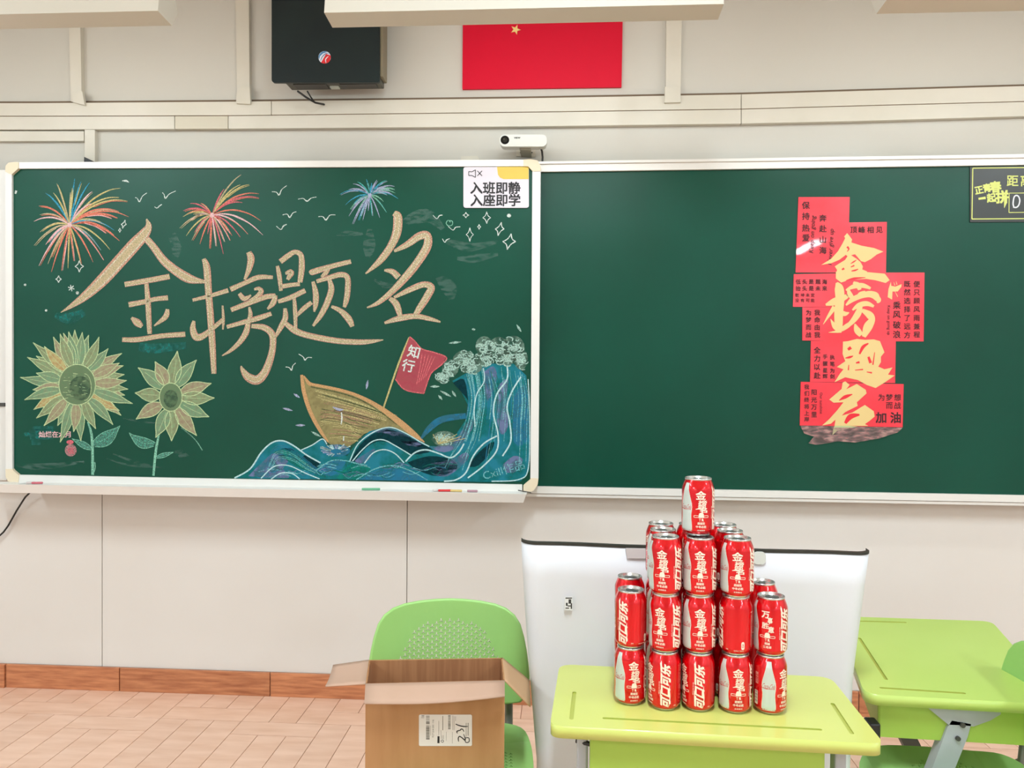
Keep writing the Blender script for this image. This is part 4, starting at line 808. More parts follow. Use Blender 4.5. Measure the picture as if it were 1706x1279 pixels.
# ================================================================== CHAIR
GRN = mat('chair_green', (158, 208, 122), .38, rgb2=(154, 204, 114), nscale=3); MET = mat('chair_metal', (120, 124, 112), .4, .3); CHR = mat('chrome', (190, 200, 205), .2, .9)
def ystar(cx, cy, r, hw, up=1):
    pts = []
    for k in range(3):
        a = math.radians(90 + 120 * k) * 1.0; a = a if up > 0 else -a
        dx, dy = math.cos(a), math.sin(a); px_, py_ = -dy, dx; s = 1 if up > 0 else -1
        a2 = a + s * math.radians(60); q = hw / math.sin(math.radians(60))
        pts += [(cx + dx * r - s * px_ * hw, cy + dy * r - s * py_ * hw), (cx + dx * r + s * px_ * hw, cy + dy * r + s * py_ * hw), (cx + math.cos(a2) * q, cy + math.sin(a2) * q)]
    return pts
def shell_mesh(name, outline, holes, bend, thick):
    vs = []; ed = []; 
    def addp(p):
        o = len(vs); n = len(p); vs.extend(Vector(q) for q in p); ed.extend((o + i, o + (i + 1) % n) for i in range(n))
    addp(outline)
    for h in holes: addp(h)
    x0, x1 = min(p[0] for p in outline), max(p[0] for p in outline); y0, y1 = min(p[1] for p in outline), max(p[1] for p in outline)
    hc = [(sum(p[0] for p in h) / len(h), sum(p[1] for p in h) / len(h)) for h in holes]
    def inside(p, poly):
        c = False; n = len(poly)
        for i in range(n):
            a, b = poly[i], poly[(i + 1) % n]
            if (a[1] > p[1]) != (b[1] > p[1]) and p[0] < (b[0] - a[0]) * (p[1] - a[1]) / (b[1] - a[1]) + a[0]: c = not c
        return c
    st = .022
    for i in range(int((x1 - x0) / st)):
        for j in range(int((y1 - y0) / st)):
            p = (x0 + st * (i + .5), y0 + st * (j + .5))
            if inside(p, outline) and all(math.hypot(p[0] - a, p[1] - b) > .012 for a, b in hc): vs.append(Vector(p))
    r = delaunay_2d_cdt(vs, ed, [], 1, 1e-5); V, FC = r[0], r[2]; keep = []
    for f in FC:
        c = sum((V[i] for i in f), Vector((0, 0))) / len(f)
        if not inside(c, outline): continue
        bad = False
        for h, (a, b) in zip(holes, hc):
            if abs(c.x - a) < .012 and abs(c.y - b) < .012 and inside(c, h): bad = True; break
        if not bad: keep.append(tuple(f))
    me = bpy.data.meshes.new(name); me.from_pydata([bend(v.x, v.y) for v in V], [], keep); me.materials.append(GRN)
    bm = bmesh.new(); bm.from_mesh(me); bmesh.ops.delete(bm, geom=[v for v in bm.verts if not v.link_faces], context='VERTS'); bmesh.ops.recalc_face_normals(bm, faces=bm.faces)
    bmesh.ops.solidify(bm, geom=bm.faces[:], thickness=thick); bm.to_mesh(me); bm.free()
    for p in me.polygons: p.use_smooth = False
    return me
def sym(half): return half + [(-x, y) for x, y in reversed(half) if abs(x) > 1e-6]
bo = catmull([(0, .234), (.06, .2315), (.12, .224), (.160, .208), (.184, .178), (.197, .13), (.205, .08), (.208, .035), (.200, .0), (.175, -.02), (.1, -.026), (0, -.027)], 3)
bout = sym([(x, y) for x, y in bo])
holes = []
for i in range(-11, 12):
    for j in range(0, 18):
        x = i * .0118; y = .0 + j * .0145 + (0 if i % 2 else .00725)
        if (x / .132) ** 2 + (max(0, y - .07) / .118) ** 2 < 1 and y < .182: holes.append(ystar(x, y, .0062, .0012))
bend_back = lambda x, y: (x, -.9 * x * x * (1 if abs(x) < .3 else 1) - .0 + .10 * y - .25 * (y - .08) ** 2, y + .52)
BACKM = shell_mesh('backrest', bout, holes, bend_back, .006)
so = catmull([(0, .19), (.08, .188), (.13, .175), (.165, .14), (.178, .06), (.177, -.05), (.168, -.13), (.14, -.18), (.08, -.2), (0, -.202)], 3)
sholes = [ystar(i * .0125, -.09 + j * .015 + (0 if i % 2 else .0075), .0052, .0011) for i in range(-10, 11) for j in range(0, 13) if (i * .0125 / .13) ** 2 + ((-.09 + j * .015) / .11) ** 2 < 1]
SEATM = shell_mesh('seat', sym(so), sholes, lambda x, y: (x, y, .42 + .35 * x * x - (max(0, -y - .12) ** 2) * 5 + max(0, y - .1) * .15), .008)
def make_chair(label, loc, rz, dx=0):
    """front of the chair looks along -y"""
    t = thing('student_chair', label, 'chair', loc, rz)
    b = obj('backrest', BACKM, t); b.location = (0, .2, 0)
    # rolled rim round the backrest
    mb = MB(); pts = [bend_back(x, y) for x, y in bout[::2]]; pts.append(pts[0]); mb.tube([(a, b_ + .2, c) for a, b_, c in pts], .0055, GRN, 8, False); mb.build('backrest_rim', t)
    obj('seat', SEATM, t).location.x = dx
    for s in (-1, 1):
        mb = MB(); mb.tube([(s * .15, .185, .60), (s * .16, .212, .50), (s * .16, .205, .42), (s * .16, .16, .395), (s * .155, -.12, .395)], .011, MET, 10); mb.build('back_post', t)
        mb = MB(); mb.tube([(s * .155, -.12, .392), (s * .185, -.17, .02)], .011, MET, 10); mb.build('leg', t)
        mb = MB(); mb.tube([(s * .16, .14, .392), (s * .185, .22, .02)], .011, MET, 10); mb.build('leg', t)
        mb = MB(); mb.tube([(s * .185, -.2, .012), (s * .185, .25, .012)], .012, CHR, 10); mb.build('foot_runner', t)
    return t
cx = P(745, 1100, y=2.05).x
make_chair('green perforated-back chair holding the open cardboard box', (cx + .022, 1.86, -.006), math.radians(5), .036)
make_chair('green chair at the right edge tucked under the right desk', (.938, 1.87, 0), math.radians(-95)).scale = (1, 1, .955)

# ================================================================== DESKS
DG = mat('desk_top_green', (200, 208, 110), .33, rgb2=(195, 204, 102), nscale=2, coat=.2); DE = mat('desk_box_green', (168, 200, 84), .4, rgb2=(162, 196, 78), nscale=3); DL = mat('desk_leg_grey', (176, 180, 186), .4)
GR = mat('groove_olive', (178, 186, 86), .5)
def rounded_quad(c, r, n=6):
    out = []
    for i in range(4):
        p, a, b = Vector(c[i]), Vector(c[i - 1]), Vector(c[(i + 1) % 4]); u = (a - p).normalized(); v_ = (b - p).normalized(); rad = r[i] if isinstance(r, (list, tuple)) else r
        A, B = p + u * rad, p + v_ * rad
        for k in range(n + 1):
            t = k / n; out.append(A * (1 - t) ** 2 + p * 2 * t * (1 - t) + B * t * t)
    return out
def desktop(name, parent, corners, rad, thick, grooves, mt):
    """plate with a rounded rim; grooves (pairs of points on the top) are cut into it"""
    nrm = (Vector(corners[1]) - Vector(corners[0])).cross(Vector(corners[3]) - Vector(corners[0])).normalized()
    mb = MB(); mb.prism(rounded_quad(corners, rad), nrm * -thick, mt, True); o = mb.build(name, parent)
    bv = o.modifiers.new('b', 'BEVEL'); bv.width = .007; bv.segments = 3; bv.limit_method = 'ANGLE'; bv.angle_limit = math.radians(50)
    gb = MB()
    for a, b in grooves:
        a, b = Vector(a), Vector(b); dr = (b - a).normalized(); sd = nrm.cross(dr) * .0042; lo = nrm * .0032; poly = []
        for e, s0_ in ((a, -1), (b, 1)):
            for k in range(5):
                an = math.radians(-90 + 45 * k); poly.append(e + dr * s0_ * math.cos(an) * .0042 + sd * math.sin(an) * s0_)
        gb.prism([p - lo for p in poly], nrm * .01, GR)
    c = gb.build('cutter', parent); bpy.context.view_layer.update()
    bo_ = o.modifiers.new('g', 'BOOLEAN'); bo_.operation = 'DIFFERENCE'; bo_.object = c; bo_.solver = 'EXACT'; bo_.material_mode = 'TRANSFER'
    bpy.context.view_layer.update()
    me = bpy.data.meshes.new_from_object(o.evaluated_get(bpy.context.evaluated_depsgraph_get())); o.modifiers.clear(); o.data = me
    bpy.data.objects.remove(c); return o
DZ = .673
def front_desk():
    ctr = Vector((.303, 1.664, 0)); rz = math.radians(-2.5)
    t = thing('student_desk', 'yellow-green student desk in front carrying the stacked cans', 'desk', tuple(ctr), rz)
    hx, hy = .3125, .162
    P_ = lambda x, y, z=DZ: (x, y, z)
    cs = [P_(-hx, -hy), P_(hx, -hy), P_(hx - .004, hy), P_(-hx + .004, hy)]
    M = (Matrix.Translation(t.location) @ t.rotation_euler.to_matrix().to_4x4()).inverted()
    lo = lambda px, py: M @ P(px, py, z=DZ)
    desktop('desktop', t, cs, [.025, .025, .035, .035], .024, [(lo(957, 1153), lo(952, 1197)), (lo(1387, 1172), (lo(1419, 1221))), (lo(1007, 1196), lo(1366, 1215))], DG)
    mb = MB(); x0 = lo(1001, 1224).x; x1 = .3125 - .085
    mb.box((-.235, -hy + .028, DZ - .17), (.215, hy - .02, DZ - .024), DE); mb.build('drawer_box', t, bevel=.006)
    for s in (-1, 1):
        mb = MB(); mb.box((s * .25 - .011, -hy + .05, .03), (s * .25 + .011, -hy + .085, DZ - .024), DL); mb.build('leg', t, bevel=.004)
        mb = MB(); mb.box((s * .25 - .016, -hy - .02, .0), (s * .25 + .016, hy - .005, .035), DL); mb.build('foot', t, bevel=.006)
    mb = MB(); mb.tube([(-.262, -hy + .06, DZ - .055), (-.225, -hy + .045, DZ - .055)], .005, BLACK, 8); mb.tube([(-.23, -hy + .045, DZ - .055), (-.222, -hy + .043, DZ - .055)], .009, BLACK, 10); mb.build('adjusting_knob', t)
    mb = MB(); mb.box((-.24, -hy + .05, .18), (.24, -hy + .07, .22), DL); mb.build('crossbar', t, bevel=.003)
    return t
front_desk()
def right_desk():
    zf_, zb = .606, .632
    FL, FR, BR, BL_ = P(1441, 1156, z=zf_), P(1775, 1174, z=zf_), P(1652, 1034.5, z=zb), P(1392, 1026, z=zb)
    # make the plate planar and true
    FL = Vector((FL.x, FL.y, zf_)); e1 = (FR - FL); e2 = (BL_ - FL)
    t = thing('student_desk', 'bright green student desk at the right beside the white panel', 'desk', (FL.x, FL.y, 0)); ch = []
    c = [FL, FR, BR, BL_]; L_ = lambda p: Vector(p) - t.location
    nrm = (FR - FL).cross(BL_ - FL).normalized(); pl = (FL, nrm)
    g = lambda px, py: L_(P(px, py, plane=pl))
    desktop('desktop', t, [L_(FL), L_(FR), L_(P(1652, 1034.5, plane=pl)), L_(BL_)], [.04, .04, .035, .035], .026, [(g(1432, 1063), g(1476, 1131)), (g(1468, 1145.5), g(1606, 1154.5)), (g(1420, 1034), g(1508, 1036.5))], mat('desk_top_fresh', (196, 220, 118), .33, rgb2=(190, 216, 108), nscale=2, coat=.2))
    mb = MB(); u = (FR - FL).normalized(); v_ = (BL_ - FL).normalized(); dn = Vector((0, 0, -1))
    A = L_(FL) + u * .035 + v_ * .03 - Vector((0, 0, .026)); B = A + u * .39; C_ = B + v_ * .42; D_ = A + v_ * .42
    mb.prism([A, B, C_, D_], dn * .088, DE); mb.build('drawer_box', t, bevel=.006)
    # hinge bracket and slanted leg on the near side
    pf = (FL + v_ * .012, Vector((0, 1, 0))); q = lambda px, py: L_(P(px, py, plane=pf))
    mb = MB(); mb.prism([q(1530, 1166), q(1690, 1176), q(1650, 1200), q(1622, 1210), q(1606, 1208), q(1580, 1207)], (0, .014, 0), DL); mb.build('hinge_bracket', t, bevel=.002)
    mb = MB(); mb.prism([q(1586, 1200), q(1618, 1206), q(1612, 1228), q(1583, 1300), q(1535, 1400), q(1500, 1400), q(1545, 1300), q(1566, 1245), q(1578, 1212)], (0, .03, 0), DL); mb.build('leg', t, bevel=.004)
    mb = MB(); a = q(1595, 1229); mb.tube([a + Vector((0, -.006, 0)), a + Vector((0, .004, 0))], .0055, DGREY, 12); a = q(1603, 1207); mb.tube([a + Vector((0, -.005, 0)), a + Vector((0, .004, 0))], .006, DGREY, 12); mb.build('bolt', t)
    mb = MB(); a = q(1528, 1228) + Vector((0, .30, 0)); mb.prism([a + Vector((-.01, 0, .06)), a + Vector((.03, 0, .06)), a + Vector((.22, 0, -.30)), a + Vector((.17, 0, -.30))], (0, .03, 0), mat('leg_dark', (92, 98, 92), .5)); mb.build('leg', t, bevel=.003)
    mb = MB(); mb.box((.03, .03, 0), (.07, .42, .03), DL); mb.build('foot', t, bevel=.005)
    mb = MB(); k = q(1500, 1400); mb.box((k.x - .01, k.y, 0), (k.x + .04, k.y + .03, k.z), DL); k2 = a + Vector((.17, 0, -.30)); mb.box((k2.x, k2.y, 0), (k2.x + .05, k2.y + .03, k2.z), DL); mb.build('leg_stub', t, bevel=.003)
    mb = MB(); a = L_(P(1452, 1215, y=1.89)); mb.box((a.x - .008, a.y - .01, a.z - .022), (a.x + .018, a.y + .03, a.z + .018), BLACK); mb.build('bag_hook', t, bevel=.004)
    return t
right_desk()

# ================================================================== CARDBOARD BOX
ZT = .65
CB = mat('cardboard', (186, 138, 92), .75, rgb2=(176, 128, 82), nscale=5, stretch=(6, 6, 1)); CBL = mat('cardboard_flap', (194, 160, 138), .75, rgb2=(186, 152, 128), nscale=4); CBI = mat('cardboard_inside', (176, 124, 82), .8, rgb2=(160, 108, 70), nscale=9, stretch=(9, 9, .4), contrast=(.4, .6))
bx = thing('cardboard_box', 'open brown cardboard box with a white label on the green chair', 'box', tuple(P(725, 1139, z=ZT) - Vector((0, 0, ZT - .43)))); ch = []
a, b, c, e = P(609, 1139, z=ZT), P(841, 1133.5, z=ZT), P(837, 1096, z=ZT), P(614.5, 1099.6, z=ZT); zb_ = .432
def sheet(q, thick, m, m2=None):
    mb = MB(); q = [Vector(p) for p in q]; n = (q[1] - q[0]).cross(q[3] - q[0]).normalized(); mb.prism(q, n * thick, m); return mb
dn = lambda p: Vector((p.x, p.y, zb_))
inn = (a + b + c + e) / 4
for p, q in ((a, b), (b, c), (c, e), (e, a)):
    outw = Vector(((q - p).y, -(q - p).x, 0)).normalized()
    mb = MB(); mb.prism([p, q, dn(q), dn(p)], -outw * .0018, CB); mb.prism([p - outw * .0019, q - outw * .0019, dn(q) - outw * .0019, dn(p) - outw * .0019], -outw * .0016, CBI); ch.append(mb.build('side_wall', bx))
mb = MB(); mb.prism([dn(a), dn(b), dn(c), dn(e)], (0, 0, .004), CBI); ch.append(mb.build('bottom', bx))
def flap(h0, h1, o1, o0, curve, m, name='flap'):
    """from hinge h0-h1 out to o0-o1, slightly curled"""
    mb = MB(); nx, ny = 8, 5; vs = []
    for j in range(ny + 1):
        for i in range(nx + 1):
            s, t = i / nx, j / ny; p = (h0 * (1 - s) + h1 * s) * (1 - t) + (o0 * (1 - s) + o1 * s) * t; p = p + Vector((0, 0, curve * t * math.sin(s * math.pi))); vs.append(p)
    mb.add(vs, [(j * (nx + 1) + i, j * (nx + 1) + i + 1, (j + 1) * (nx + 1) + i + 1, (j + 1) * (nx + 1) + i) for j in range(ny) for i in range(nx)], m, True)
    o = mb.build(name, bx); s = o.modifiers.new('s', 'SOLIDIFY'); s.thickness = .003; s.offset = 0; ch.append(o)
fz = ZT - .012
flap(a + Vector((0, -.001, 0)), b + Vector((0, -.001, 0)), P(841, 1160, y=b.y - .055), P(607, 1172, y=a.y - .055), -.007, CBL)
flap(e, a, P(542.3, 1143, y=a.y - .005), P(555, 1108, y=e.y), -.006, CBL)
flap(b, c, P(882, 1133.6, y=c.y), P(883.4, 1177, y=b.y), .0, mat('cardboard_flap_shade', (200, 160, 122), .75))
flap(c, e, Vector((e.x, e.y + .03, ZT - .13)), Vector((c.x, c.y + .03, ZT - .13)), 0, CB)
fn = Vector(((b - a).y, -(b - a).x, 0)).normalized(); pln = (a, fn)
d = Draw(lambda px, py, l: P(px, py, plane=(a + fn * (.0006 + .0003 * l), fn))).crop(690, 1180, 15.51)
d.fill([(q[0], q[1]) for q in rrect(122, 155, 1495, 968, 40)], mat('label_white', (226, 220, 212), .5), lay=1)
GY = mat('label_grey', (120, 116, 106), .6)
rr = random.Random(5); y = 190
while y < 800:
    h = rr.choice((6, 10, 16, 24)); d.fill([(308, y), (398, y), (398, y + h), (308, y + h)], GY, lay=2); y += h + rr.choice((6, 10, 22))
y = 175
while y < 520: h = rr.choice((5, 9, 14)); d.fill([(878, y), (940, y), (940, y + h), (878, y + h)], GY, lay=2); y += h + rr.choice((6, 10))
for x, y0, y1, w_ in ((635, 320, 700, 7), (740, 190, 560, 14), (692, 560, 780, 6), (830, 600, 830, 5), (1000, 180, 560, 8), (1035, 200, 560, 6), (985, 600, 900, 6), (1345, 370, 720, 12), (1395, 370, 700, 18), (425, 440, 700, 6), (1070, 200, 320, 7)):
    d.ribbon([(x, y0), (x, y1)], GY, w_, lay=2)
d.text('7C7 214 001 116', 488, 520, 66, GY, rot=-math.pi / 2, bold=.0, lay=2.2); d.fill([(605, 715), (655, 715), (655, 895), (600, 895)], INK, lay=2)
d.ribbon([(728 + 32 * math.cos(k), 842 + 30 * math.sin(k)) for k in [i * .7 for i in range(10)]], INK, 12, lay=2)
for x in (720, 755): d.ribbon([(x, 690), (x, 790)], GY, 8, lay=2)
d.fill([(190, 180), (260, 180), (260, 200), (190, 200)], GY, lay=2); d.fill([(180, 228), (260, 228), (260, 240), (180, 240)], GY, lay=2)
d.ribbon([(1320, 760), (1410, 760), (1415, 860), (1330, 868), (1318, 770)], INK, 20, lay=2)
mk = mat('marker_ink', (20, 18, 18), .5)
for s in ([(1070, 402, 22), (1180, 445, 26), (1300, 465, 28), (1390, 462, 14)], [(1120, 640, 18), (1100, 595, 26), (1150, 570, 26), (1190, 560, 24), (1215, 530, 24), (1260, 545, 22), (1285, 600, 16)], [(1150, 855, 16), (1140, 770, 26), (1170, 720, 26), (1230, 750, 26), (1310, 815, 30), (1315, 760, 24), (1275, 660, 14)]): d.ribbon(s, mk, lay=3)
ch.append(d.build('shipping_label', bx, label='white label with a bar code and handwritten 231')); relparent(ch, bx)

# ================================================================== CANS
CR = mat('can_red', (224, 4, 20), .17, .6, coat=.6, spec=.6); SIL = mat('can_silver', (206, 208, 204), .25, .85); SILD = mat('can_silver_dark', (150, 152, 150), .3, .85); PRW = mat('can_print_cream', (244, 228, 206), .35); BOT = mat('can_print_silver', (204, 214, 206), .3, .2); PRR = mat('can_print_red', (196, 60, 60), .4)
CH = .1185
prof = [(.0245, .0006), (.0258, .002), (.0268, .0045), (.0305, .0085), (.0326, .0125), (.0331, .017), (.0331, .094), (.0326, .098), (.0308, .1035), (.0288, .1085), (.0270, .1125), (.0263, .1145)]
def rad_at(z):
    for (r0, z0), (r1, z1) in zip(prof[:-1], prof[1:]):
        if z0 <= z <= z1: return r0 + (r1 - r0) * (z - z0) / (z1 - z0)
    return prof[-1][0]
def mk(name, fn):
    mb = MB(); fn(mb); me = bpy.data.meshes.new(name); me.from_pydata(mb.v, [], mb.f)
    for m in mb.mats: me.materials.append(m)
    for p, k, q in zip(me.polygons, mb.m, mb.sm): p.material_index = k; p.use_smooth = q
    return me
BODY = mk('can_body', lambda b: b.lathe(prof[2:], CR, 48))
BASE = mk('base_rim', lambda b: b.lathe([(.0, .005), (.018, .003), (.0232, .0008), (.0245, .0), (.0258, .0018), (.0269, .0046)], SIL, 48))
def lidf(b):
    b.lathe([(.0264, .1143), (.0272, .1150), (.0273, .1168), (.0268, .1182), (.0260, .1185), (.0250, .1176), (.0238, .1135), (.0222, .1122), (.0205, .1140), (0, .1142)], SIL, 48)
LID = mk('lid', lidf)
def tabf(b):
    pts = [(.0105 * math.cos(k) * .62, .0 + .0115 * math.sin(k), .1152) for k in [i * math.pi / 10 for i in range(20)]]; b.prism(pts, (0, 0, .0012), SILD)
    pts = [(.0095 * math.cos(k), -.0075 + .0085 * math.sin(k), .1143) for k in [i * math.pi / 10 for i in range(20)]]; b.prism(pts, (0, 0, .0004), SILD)
TAB = mk('pull_tab', tabf)
R0 = .0331
def flat(fn):
    """draw in (degrees round the can, mm up), then wrap"""
    mb = MB(); D = Draw(lambda u, v, l: (u, v, l)); fn(D); M = D.mb
    bm = bmesh.new(); me = bpy.data.meshes.new('t'); me.from_pydata(M.v, [], M.f)
    for p, k in zip(me.polygons, M.m): p.material_index = k
    bm.from_mesh(me)
    us = [v.co.x for v in bm.verts]; u = math.floor(min(us) / 9) * 9
    while u < max(us): bmesh.ops.bisect_plane(bm, geom=bm.verts[:] + bm.edges[:] + bm.faces[:], plane_co=(u, 0, 0), plane_no=(1, 0, 0)); u += 9
    for z in (17, 94, 98, 103.5, 108.5): bmesh.ops.bisect_plane(bm, geom=bm.verts[:] + bm.edges[:] + bm.faces[:], plane_co=(0, z, 0), plane_no=(0, 1, 0))
    for v in bm.verts:
        a = math.radians(v.co.x); z = v.co.y / 1000; r = rad_at(z) + .00015 + .00008 * v.co.z; v.co = (r * math.sin(a), -r * math.cos(a), z)
    bm.normal_update()
    for f in bm.faces:
        c = f.calc_center_median()
        if f.normal.dot(Vector((c.x, c.y, 0))) < 0: f.normal_flip()
        f.smooth = True
    bm.to_mesh(me); bm.free()
    for m in M.mats: me.materials.append(m)
    return me
K = 1 / (R0 * 1000) * 180 / math.pi      # mm -> degrees
class UV:
    """mm sheet centred at angle a, writes into a Draw with y up"""
    def __init__(s, D, a): s.D = D; s.a = a
    def p(s, x, y): return (s.a + x * K, y)
    def fill(s, pts, m, lay=1): s.D.fill([s.p(*q) for q in pts], m, lay=lay)
    def rib(s, pts, m, lay=1):
        q = [(x, y, w_) for x, y, w_ in pts]; c = catmull(q, 4); vs = []
        for i, (x, y, ww) in enumerate(c):
            a = c[max(i - 1, 0)]; b = c[min(i + 1, len(c) - 1)]; dx, dy = b[0] - a[0], b[1] - a[1]; l = math.hypot(dx, dy) or 1
            vs += [s.p(x - dy / l * ww / 2, y + dx / l * ww / 2) + (lay,), s.p(x + dy / l * ww / 2, y - dx / l * ww / 2) + (lay,)]
        s.D.mb.add(vs, [(2 * i, 2 * i + 2, 2 * i + 3, 2 * i + 1) for i in range(len(c) - 1)], m)
    def text(s, body, cx, cy, w_, h_, m, rot=0, bold=.03, shear=0, lay=1):
        vs, fs, (x0, x1, y0, y1) = glyphs(body, bold); out = []; ca, sa = math.cos(rot), math.sin(rot)
        for x, y, k in vs:
            b = ((y - y0) / (y1 - y0) - .5) * h_; a = ((x - x0) / (x1 - x0) - .5) * w_ + b * shear; out.append(s.p(cx + a * ca - b * sa, cy + a * sa + b * ca) + (lay + .05 * k,))
        s.D.mb.add(out, fs, m)
def wordmark(D):
    u = UV(D, 120)
    u.text('可口可乐', 0.5, 55, 86, 20, PRW, rot=math.pi / 2, bold=.06, shear=.42, lay=1)
    u.rib([(-9, 104, .8), (-7.6, 98, 2), (-8.8, 90, 1.8), (-8, 80, 1.2), (-8.5, 70, .8)], PRW); u.rib([(-9.5, 46, .8), (-9, 38, 1.4), (-8.6, 24, 1.6), (-8.2, 16, 1)], PRW)
    u.rib([(9.6, 56, .6), (9, 46, 1.8), (10, 34, 1.8), (9.4, 22, 1.6), (7.6, 13, 1.2)], PRW)
    u.text('Coca', -12, 50, 26, 1.8, PRW, rot=math.pi / 2, bold=.02); u.text('330', 10.5, 90, 2, 2, PRW, bold=.02)
    u.text('330', 21, 14, 5, 2.2, PRW, bold=.02)
def cap_and_lines(u, l1, l2, l3, l4):
    pts = [(-6, 39.5), (6, 39.5), (5.4, 42.5), (4.7, 47.5), (2.5, 50), (-2.5, 50), (-4.7, 47.5), (-5.4, 42.5)]; u.fill(pts, PRW)
    for s in (-1, 1): u.rib([(s * 5, 43.6, .9), (s * 14, 43.8, .9), (s * 14.6, 42, .9), (s * 14, 40, .9), (s * 5, 40.2, .9)], PRW)
    u.text('T', -2.8, 35.2, 3.4, 5, PRW, bold=.05); u.text('R', 3, 35.2, 3.6, 5, PRW, bold=.05); u.text(l2, 0, 28, 4.6 * len(l2) + 1, 5, PRW, bold=.03); u.text(l3, 0, 21, 5.2 * len(l3) + .5, 5, PRW, bold=.03)
    if l4: u.text(l4, 0, 13.6, 16, 3, PRW, bold=.02)
def title_a(D):
    u = UV(D, 57)
    u.text('金', -1, 85.5, 20, 17, PRW, bold=.03); u.text('榜', 2.5, 70.5, 17, 10, PRW, bold=.025); u.text('题', 1.5, 62.3, 17, 8.5, PRW, bold=.02); u.text('名', 4.5, 55, 15, 10, PRW, bold=.04)
    u.rib([(-11.5, 56.5, 1), (-5, 58, 2.4), (1, 56, 1.6)], PRW)
    cap_and_lines(u, 'TR', '超越我', '中考必胜', '金榜题名')
def title_b(D):
    u = UV(D, 57)
    u.text('万', -4, 86, 15, 13, PRW, bold=.04); u.text('事', 5, 75, 9, 12, PRW, bold=.04); u.text('胜', -4, 64, 14, 12, PRW, bold=.03); u.text('意', 7, 57, 11, 12, PRW, bold=.03)
    cap_and_lines(u, 'TR', '超越', '江老师', None)
def extras(D):
    u = UV(D, 212); u.fill([(q[0], q[1]) for q in rrect(-3.4, 15, 3.4, 31, 3)], PRW); u.rib([(-1.4, 20, .8), (0, 27, .8), (1.4, 20, .8), (-1.4, 20, .8)], CR, 2); u.text('CHNC 330ml', -8, 12.6, 20, 2.2, PRW, bold=.02)
    u = UV(D, 262)
    for k in range(7): u.text('可口可乐汽水 净含量', -6 + 3.1 * k, 60 + (k % 2) * 4, 44 - (k % 3) * 8, 1.3, PRW, rot=math.pi / 2, bold=0)
    u.fill([(-9, 88), (9, 88), (9, 89), (-9, 89)], PRW)
    u = UV(D, 312); u.fill([(-5, 18), (4, 18), (4, 46), (-5, 46)], PRW)
    for k in range(12): u.fill([(-4.2, 20 + 2.1 * k), (3.2, 20 + 2.1 * k), (3.2, 20.4 + 2.1 * k + .5 * (k % 3)), (-4.2, 20.4 + 2.1 * k + .5 * (k % 3))], INK, 2)
    for k in range(4): u.text('配料水糖', -2 + 2.2 * k, 72, 24, 1.2, PRW, rot=math.pi / 2, bold=0)
PRA = flat(title_a); PRB = flat(title_b); WMK = flat(wordmark); EXT = flat(extras)
for m_, n_ in ((PRA, 'title_print'), (PRB, 'title_print'), (WMK, 'wordmark_print'), (EXT, 'small_print')): m_.name = n_
def bottle(D):
    u = UV(D, 0); hw = [(4.8, 109), (5, 104), (5.4, 100), (6.2, 95), (7.8, 88), (10.4, 78), (12.8, 68), (13.5, 60), (12.9, 53), (12, 45), (12, 38), (12.8, 30), (13.5, 22), (13.7, 14), (12.6, 10.5)]
    def out(k): return [(x * k, y) for x, y in hw] + [(-x * k, y) for x, y in reversed(hw)]
    u.fill(out(1.05), PRW, .5); u.fill(out(1), BOT, 1); u.text('Coca-Cola', 0, 60, 26, 11, PRR, bold=.004, shear=.35, lay=2)
    u.rib([(-12.5, 56, .5), (-5, 54.6, 1.2), (3, 55.6, .6)], PRR, 2)
BOTM = flat(bottle); BOTM.name = 'bottle_print'
CAN_N = [0]
def can(x, y, layer, face, label, group=None, second=False):
    z = DZ + layer * (CH - .0003); base = -math.atan2(x, y)
    t = thing('drink_can', label, 'can', (x, y, z), base - math.radians(face), group)
    body = obj('can_body', BODY, t); obj('base_rim', BASE, t); lid = obj('lid', LID, t); tb = obj('pull_tab', TAB, lid); tb.rotation_euler.z = math.radians(random.Random(CAN_N[0]).uniform(0, 360))
    obj('title_print', PRB if second else PRA, body, label='cream vertical title print'); obj('wordmark_print', WMK, body, label='large slanted cream wordmark'); obj('small_print', EXT, body); obj('bottle_print', BOTM, body, label='silver bottle outline print'); CAN_N[0] += 1
    return t
X = [.150, .219, .288, .362, .433]; Y0 = [1.645, 1.625, 1.625, 1.622, 1.623]
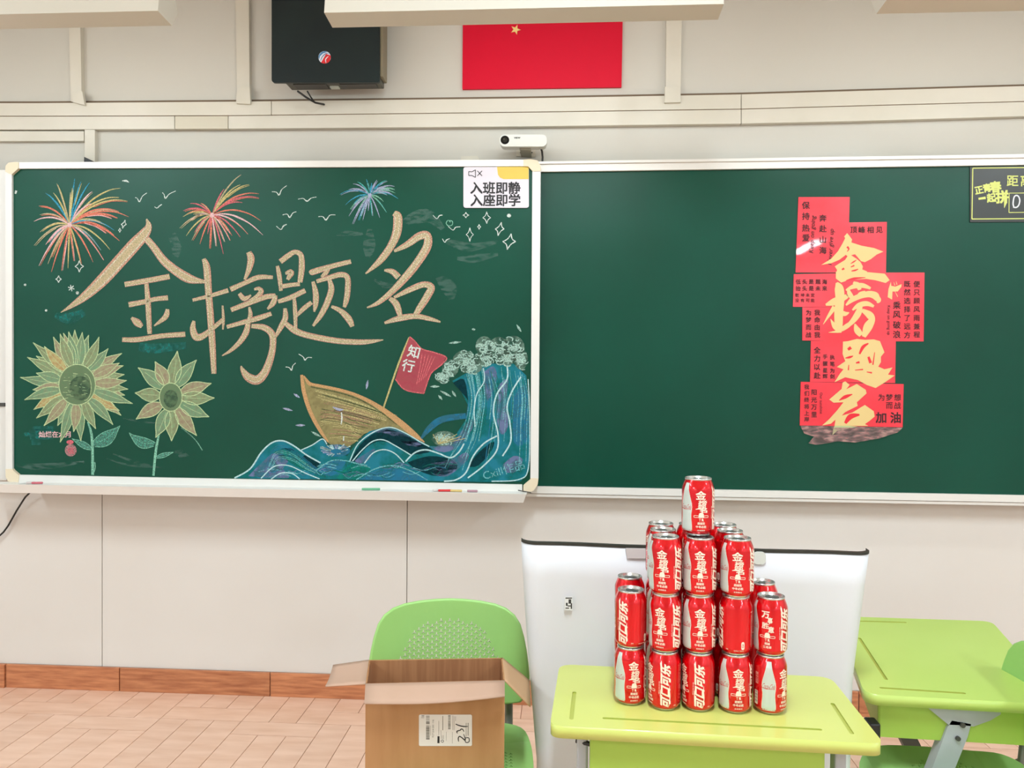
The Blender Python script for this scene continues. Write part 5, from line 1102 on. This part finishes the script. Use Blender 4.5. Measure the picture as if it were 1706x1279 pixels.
g = 'red drink cans stacked on the front desk'
can(X[0], Y0[0], 0, 42, 'red can, bottom row leftmost, bottle print at its left', g)
can(X[1], Y0[1], 0, 118, 'red can, bottom row second from left, big wordmark facing out', g)
can(X[2], Y0[2], 0, 117, 'red can, middle of the bottom row, big wordmark facing out', g)
can(X[3], Y0[3], 0, 44, 'red can, bottom row fourth from left, bottle and title showing', g)
can(X[4], Y0[4], 0, 4, 'red can, bottom row rightmost, whole silver bottle print facing', g)
can(X[0], Y0[0], 1, 150, 'red can, second row leftmost, wordmark left and plain red right', g)
can(X[1], Y0[1], 1, 75, 'red can, second row second from left, title and wordmark showing', g)
can(X[2], Y0[2], 1, 52, 'red can, middle of second row, title facing out', g)
can(X[3], Y0[3], 1, 186, 'red can, second row fourth from left, plain red side facing', g)
can(X[4], Y0[4], 1, 68, 'red can, second row rightmost, different zigzag title', g, True)
can(X[1] - .001, Y0[1] - .003, 2, 68, 'red can, third row front left, below the top can', g)
can(X[2], Y0[2] - .003, 2, 55, 'red can, third row front middle, directly before the top can', g)
can(X[3] + .001, Y0[3] - .003, 2, 54, 'red can, third row front right', g)
can(X[2] - .001, Y0[2] + .02, 3, 45, 'single red can at the very top of the pyramid', g)
bx_ = [(.222, .2905, .3635), (.226, .293, .3645)]
for lay in range(3):
    for r, yy in enumerate((1.694, 1.7615)):
        for c in range(3):
            if lay < 2 and r == 0 and c == 1: pass
            if lay == 2:
                lab = 'red can, third row, %s column, %s' % (('left', 'middle', 'right')[c], ('second from front', 'rearmost')[r])
                can(bx_[r][c], yy, lay, 60 + 97 * c + 50 * r, lab, g)
            else: can(bx_[r][c], yy, lay, 60 + 97 * c + 50 * r, 'red can hidden inside the stack behind the front cans', 'hidden inner cans of the stack')
for lay in (0, 1):
    can(.157, 1.752, lay, 90, ('red can on the desk behind the bottom left can', 'red can behind second row leftmost can, its lid showing')[lay], g)
    can(.4425, 1.732, lay, 220, ('red can on the desk behind the bottom right can', 'red can behind second row rightmost can, its lid showing')[lay], g)
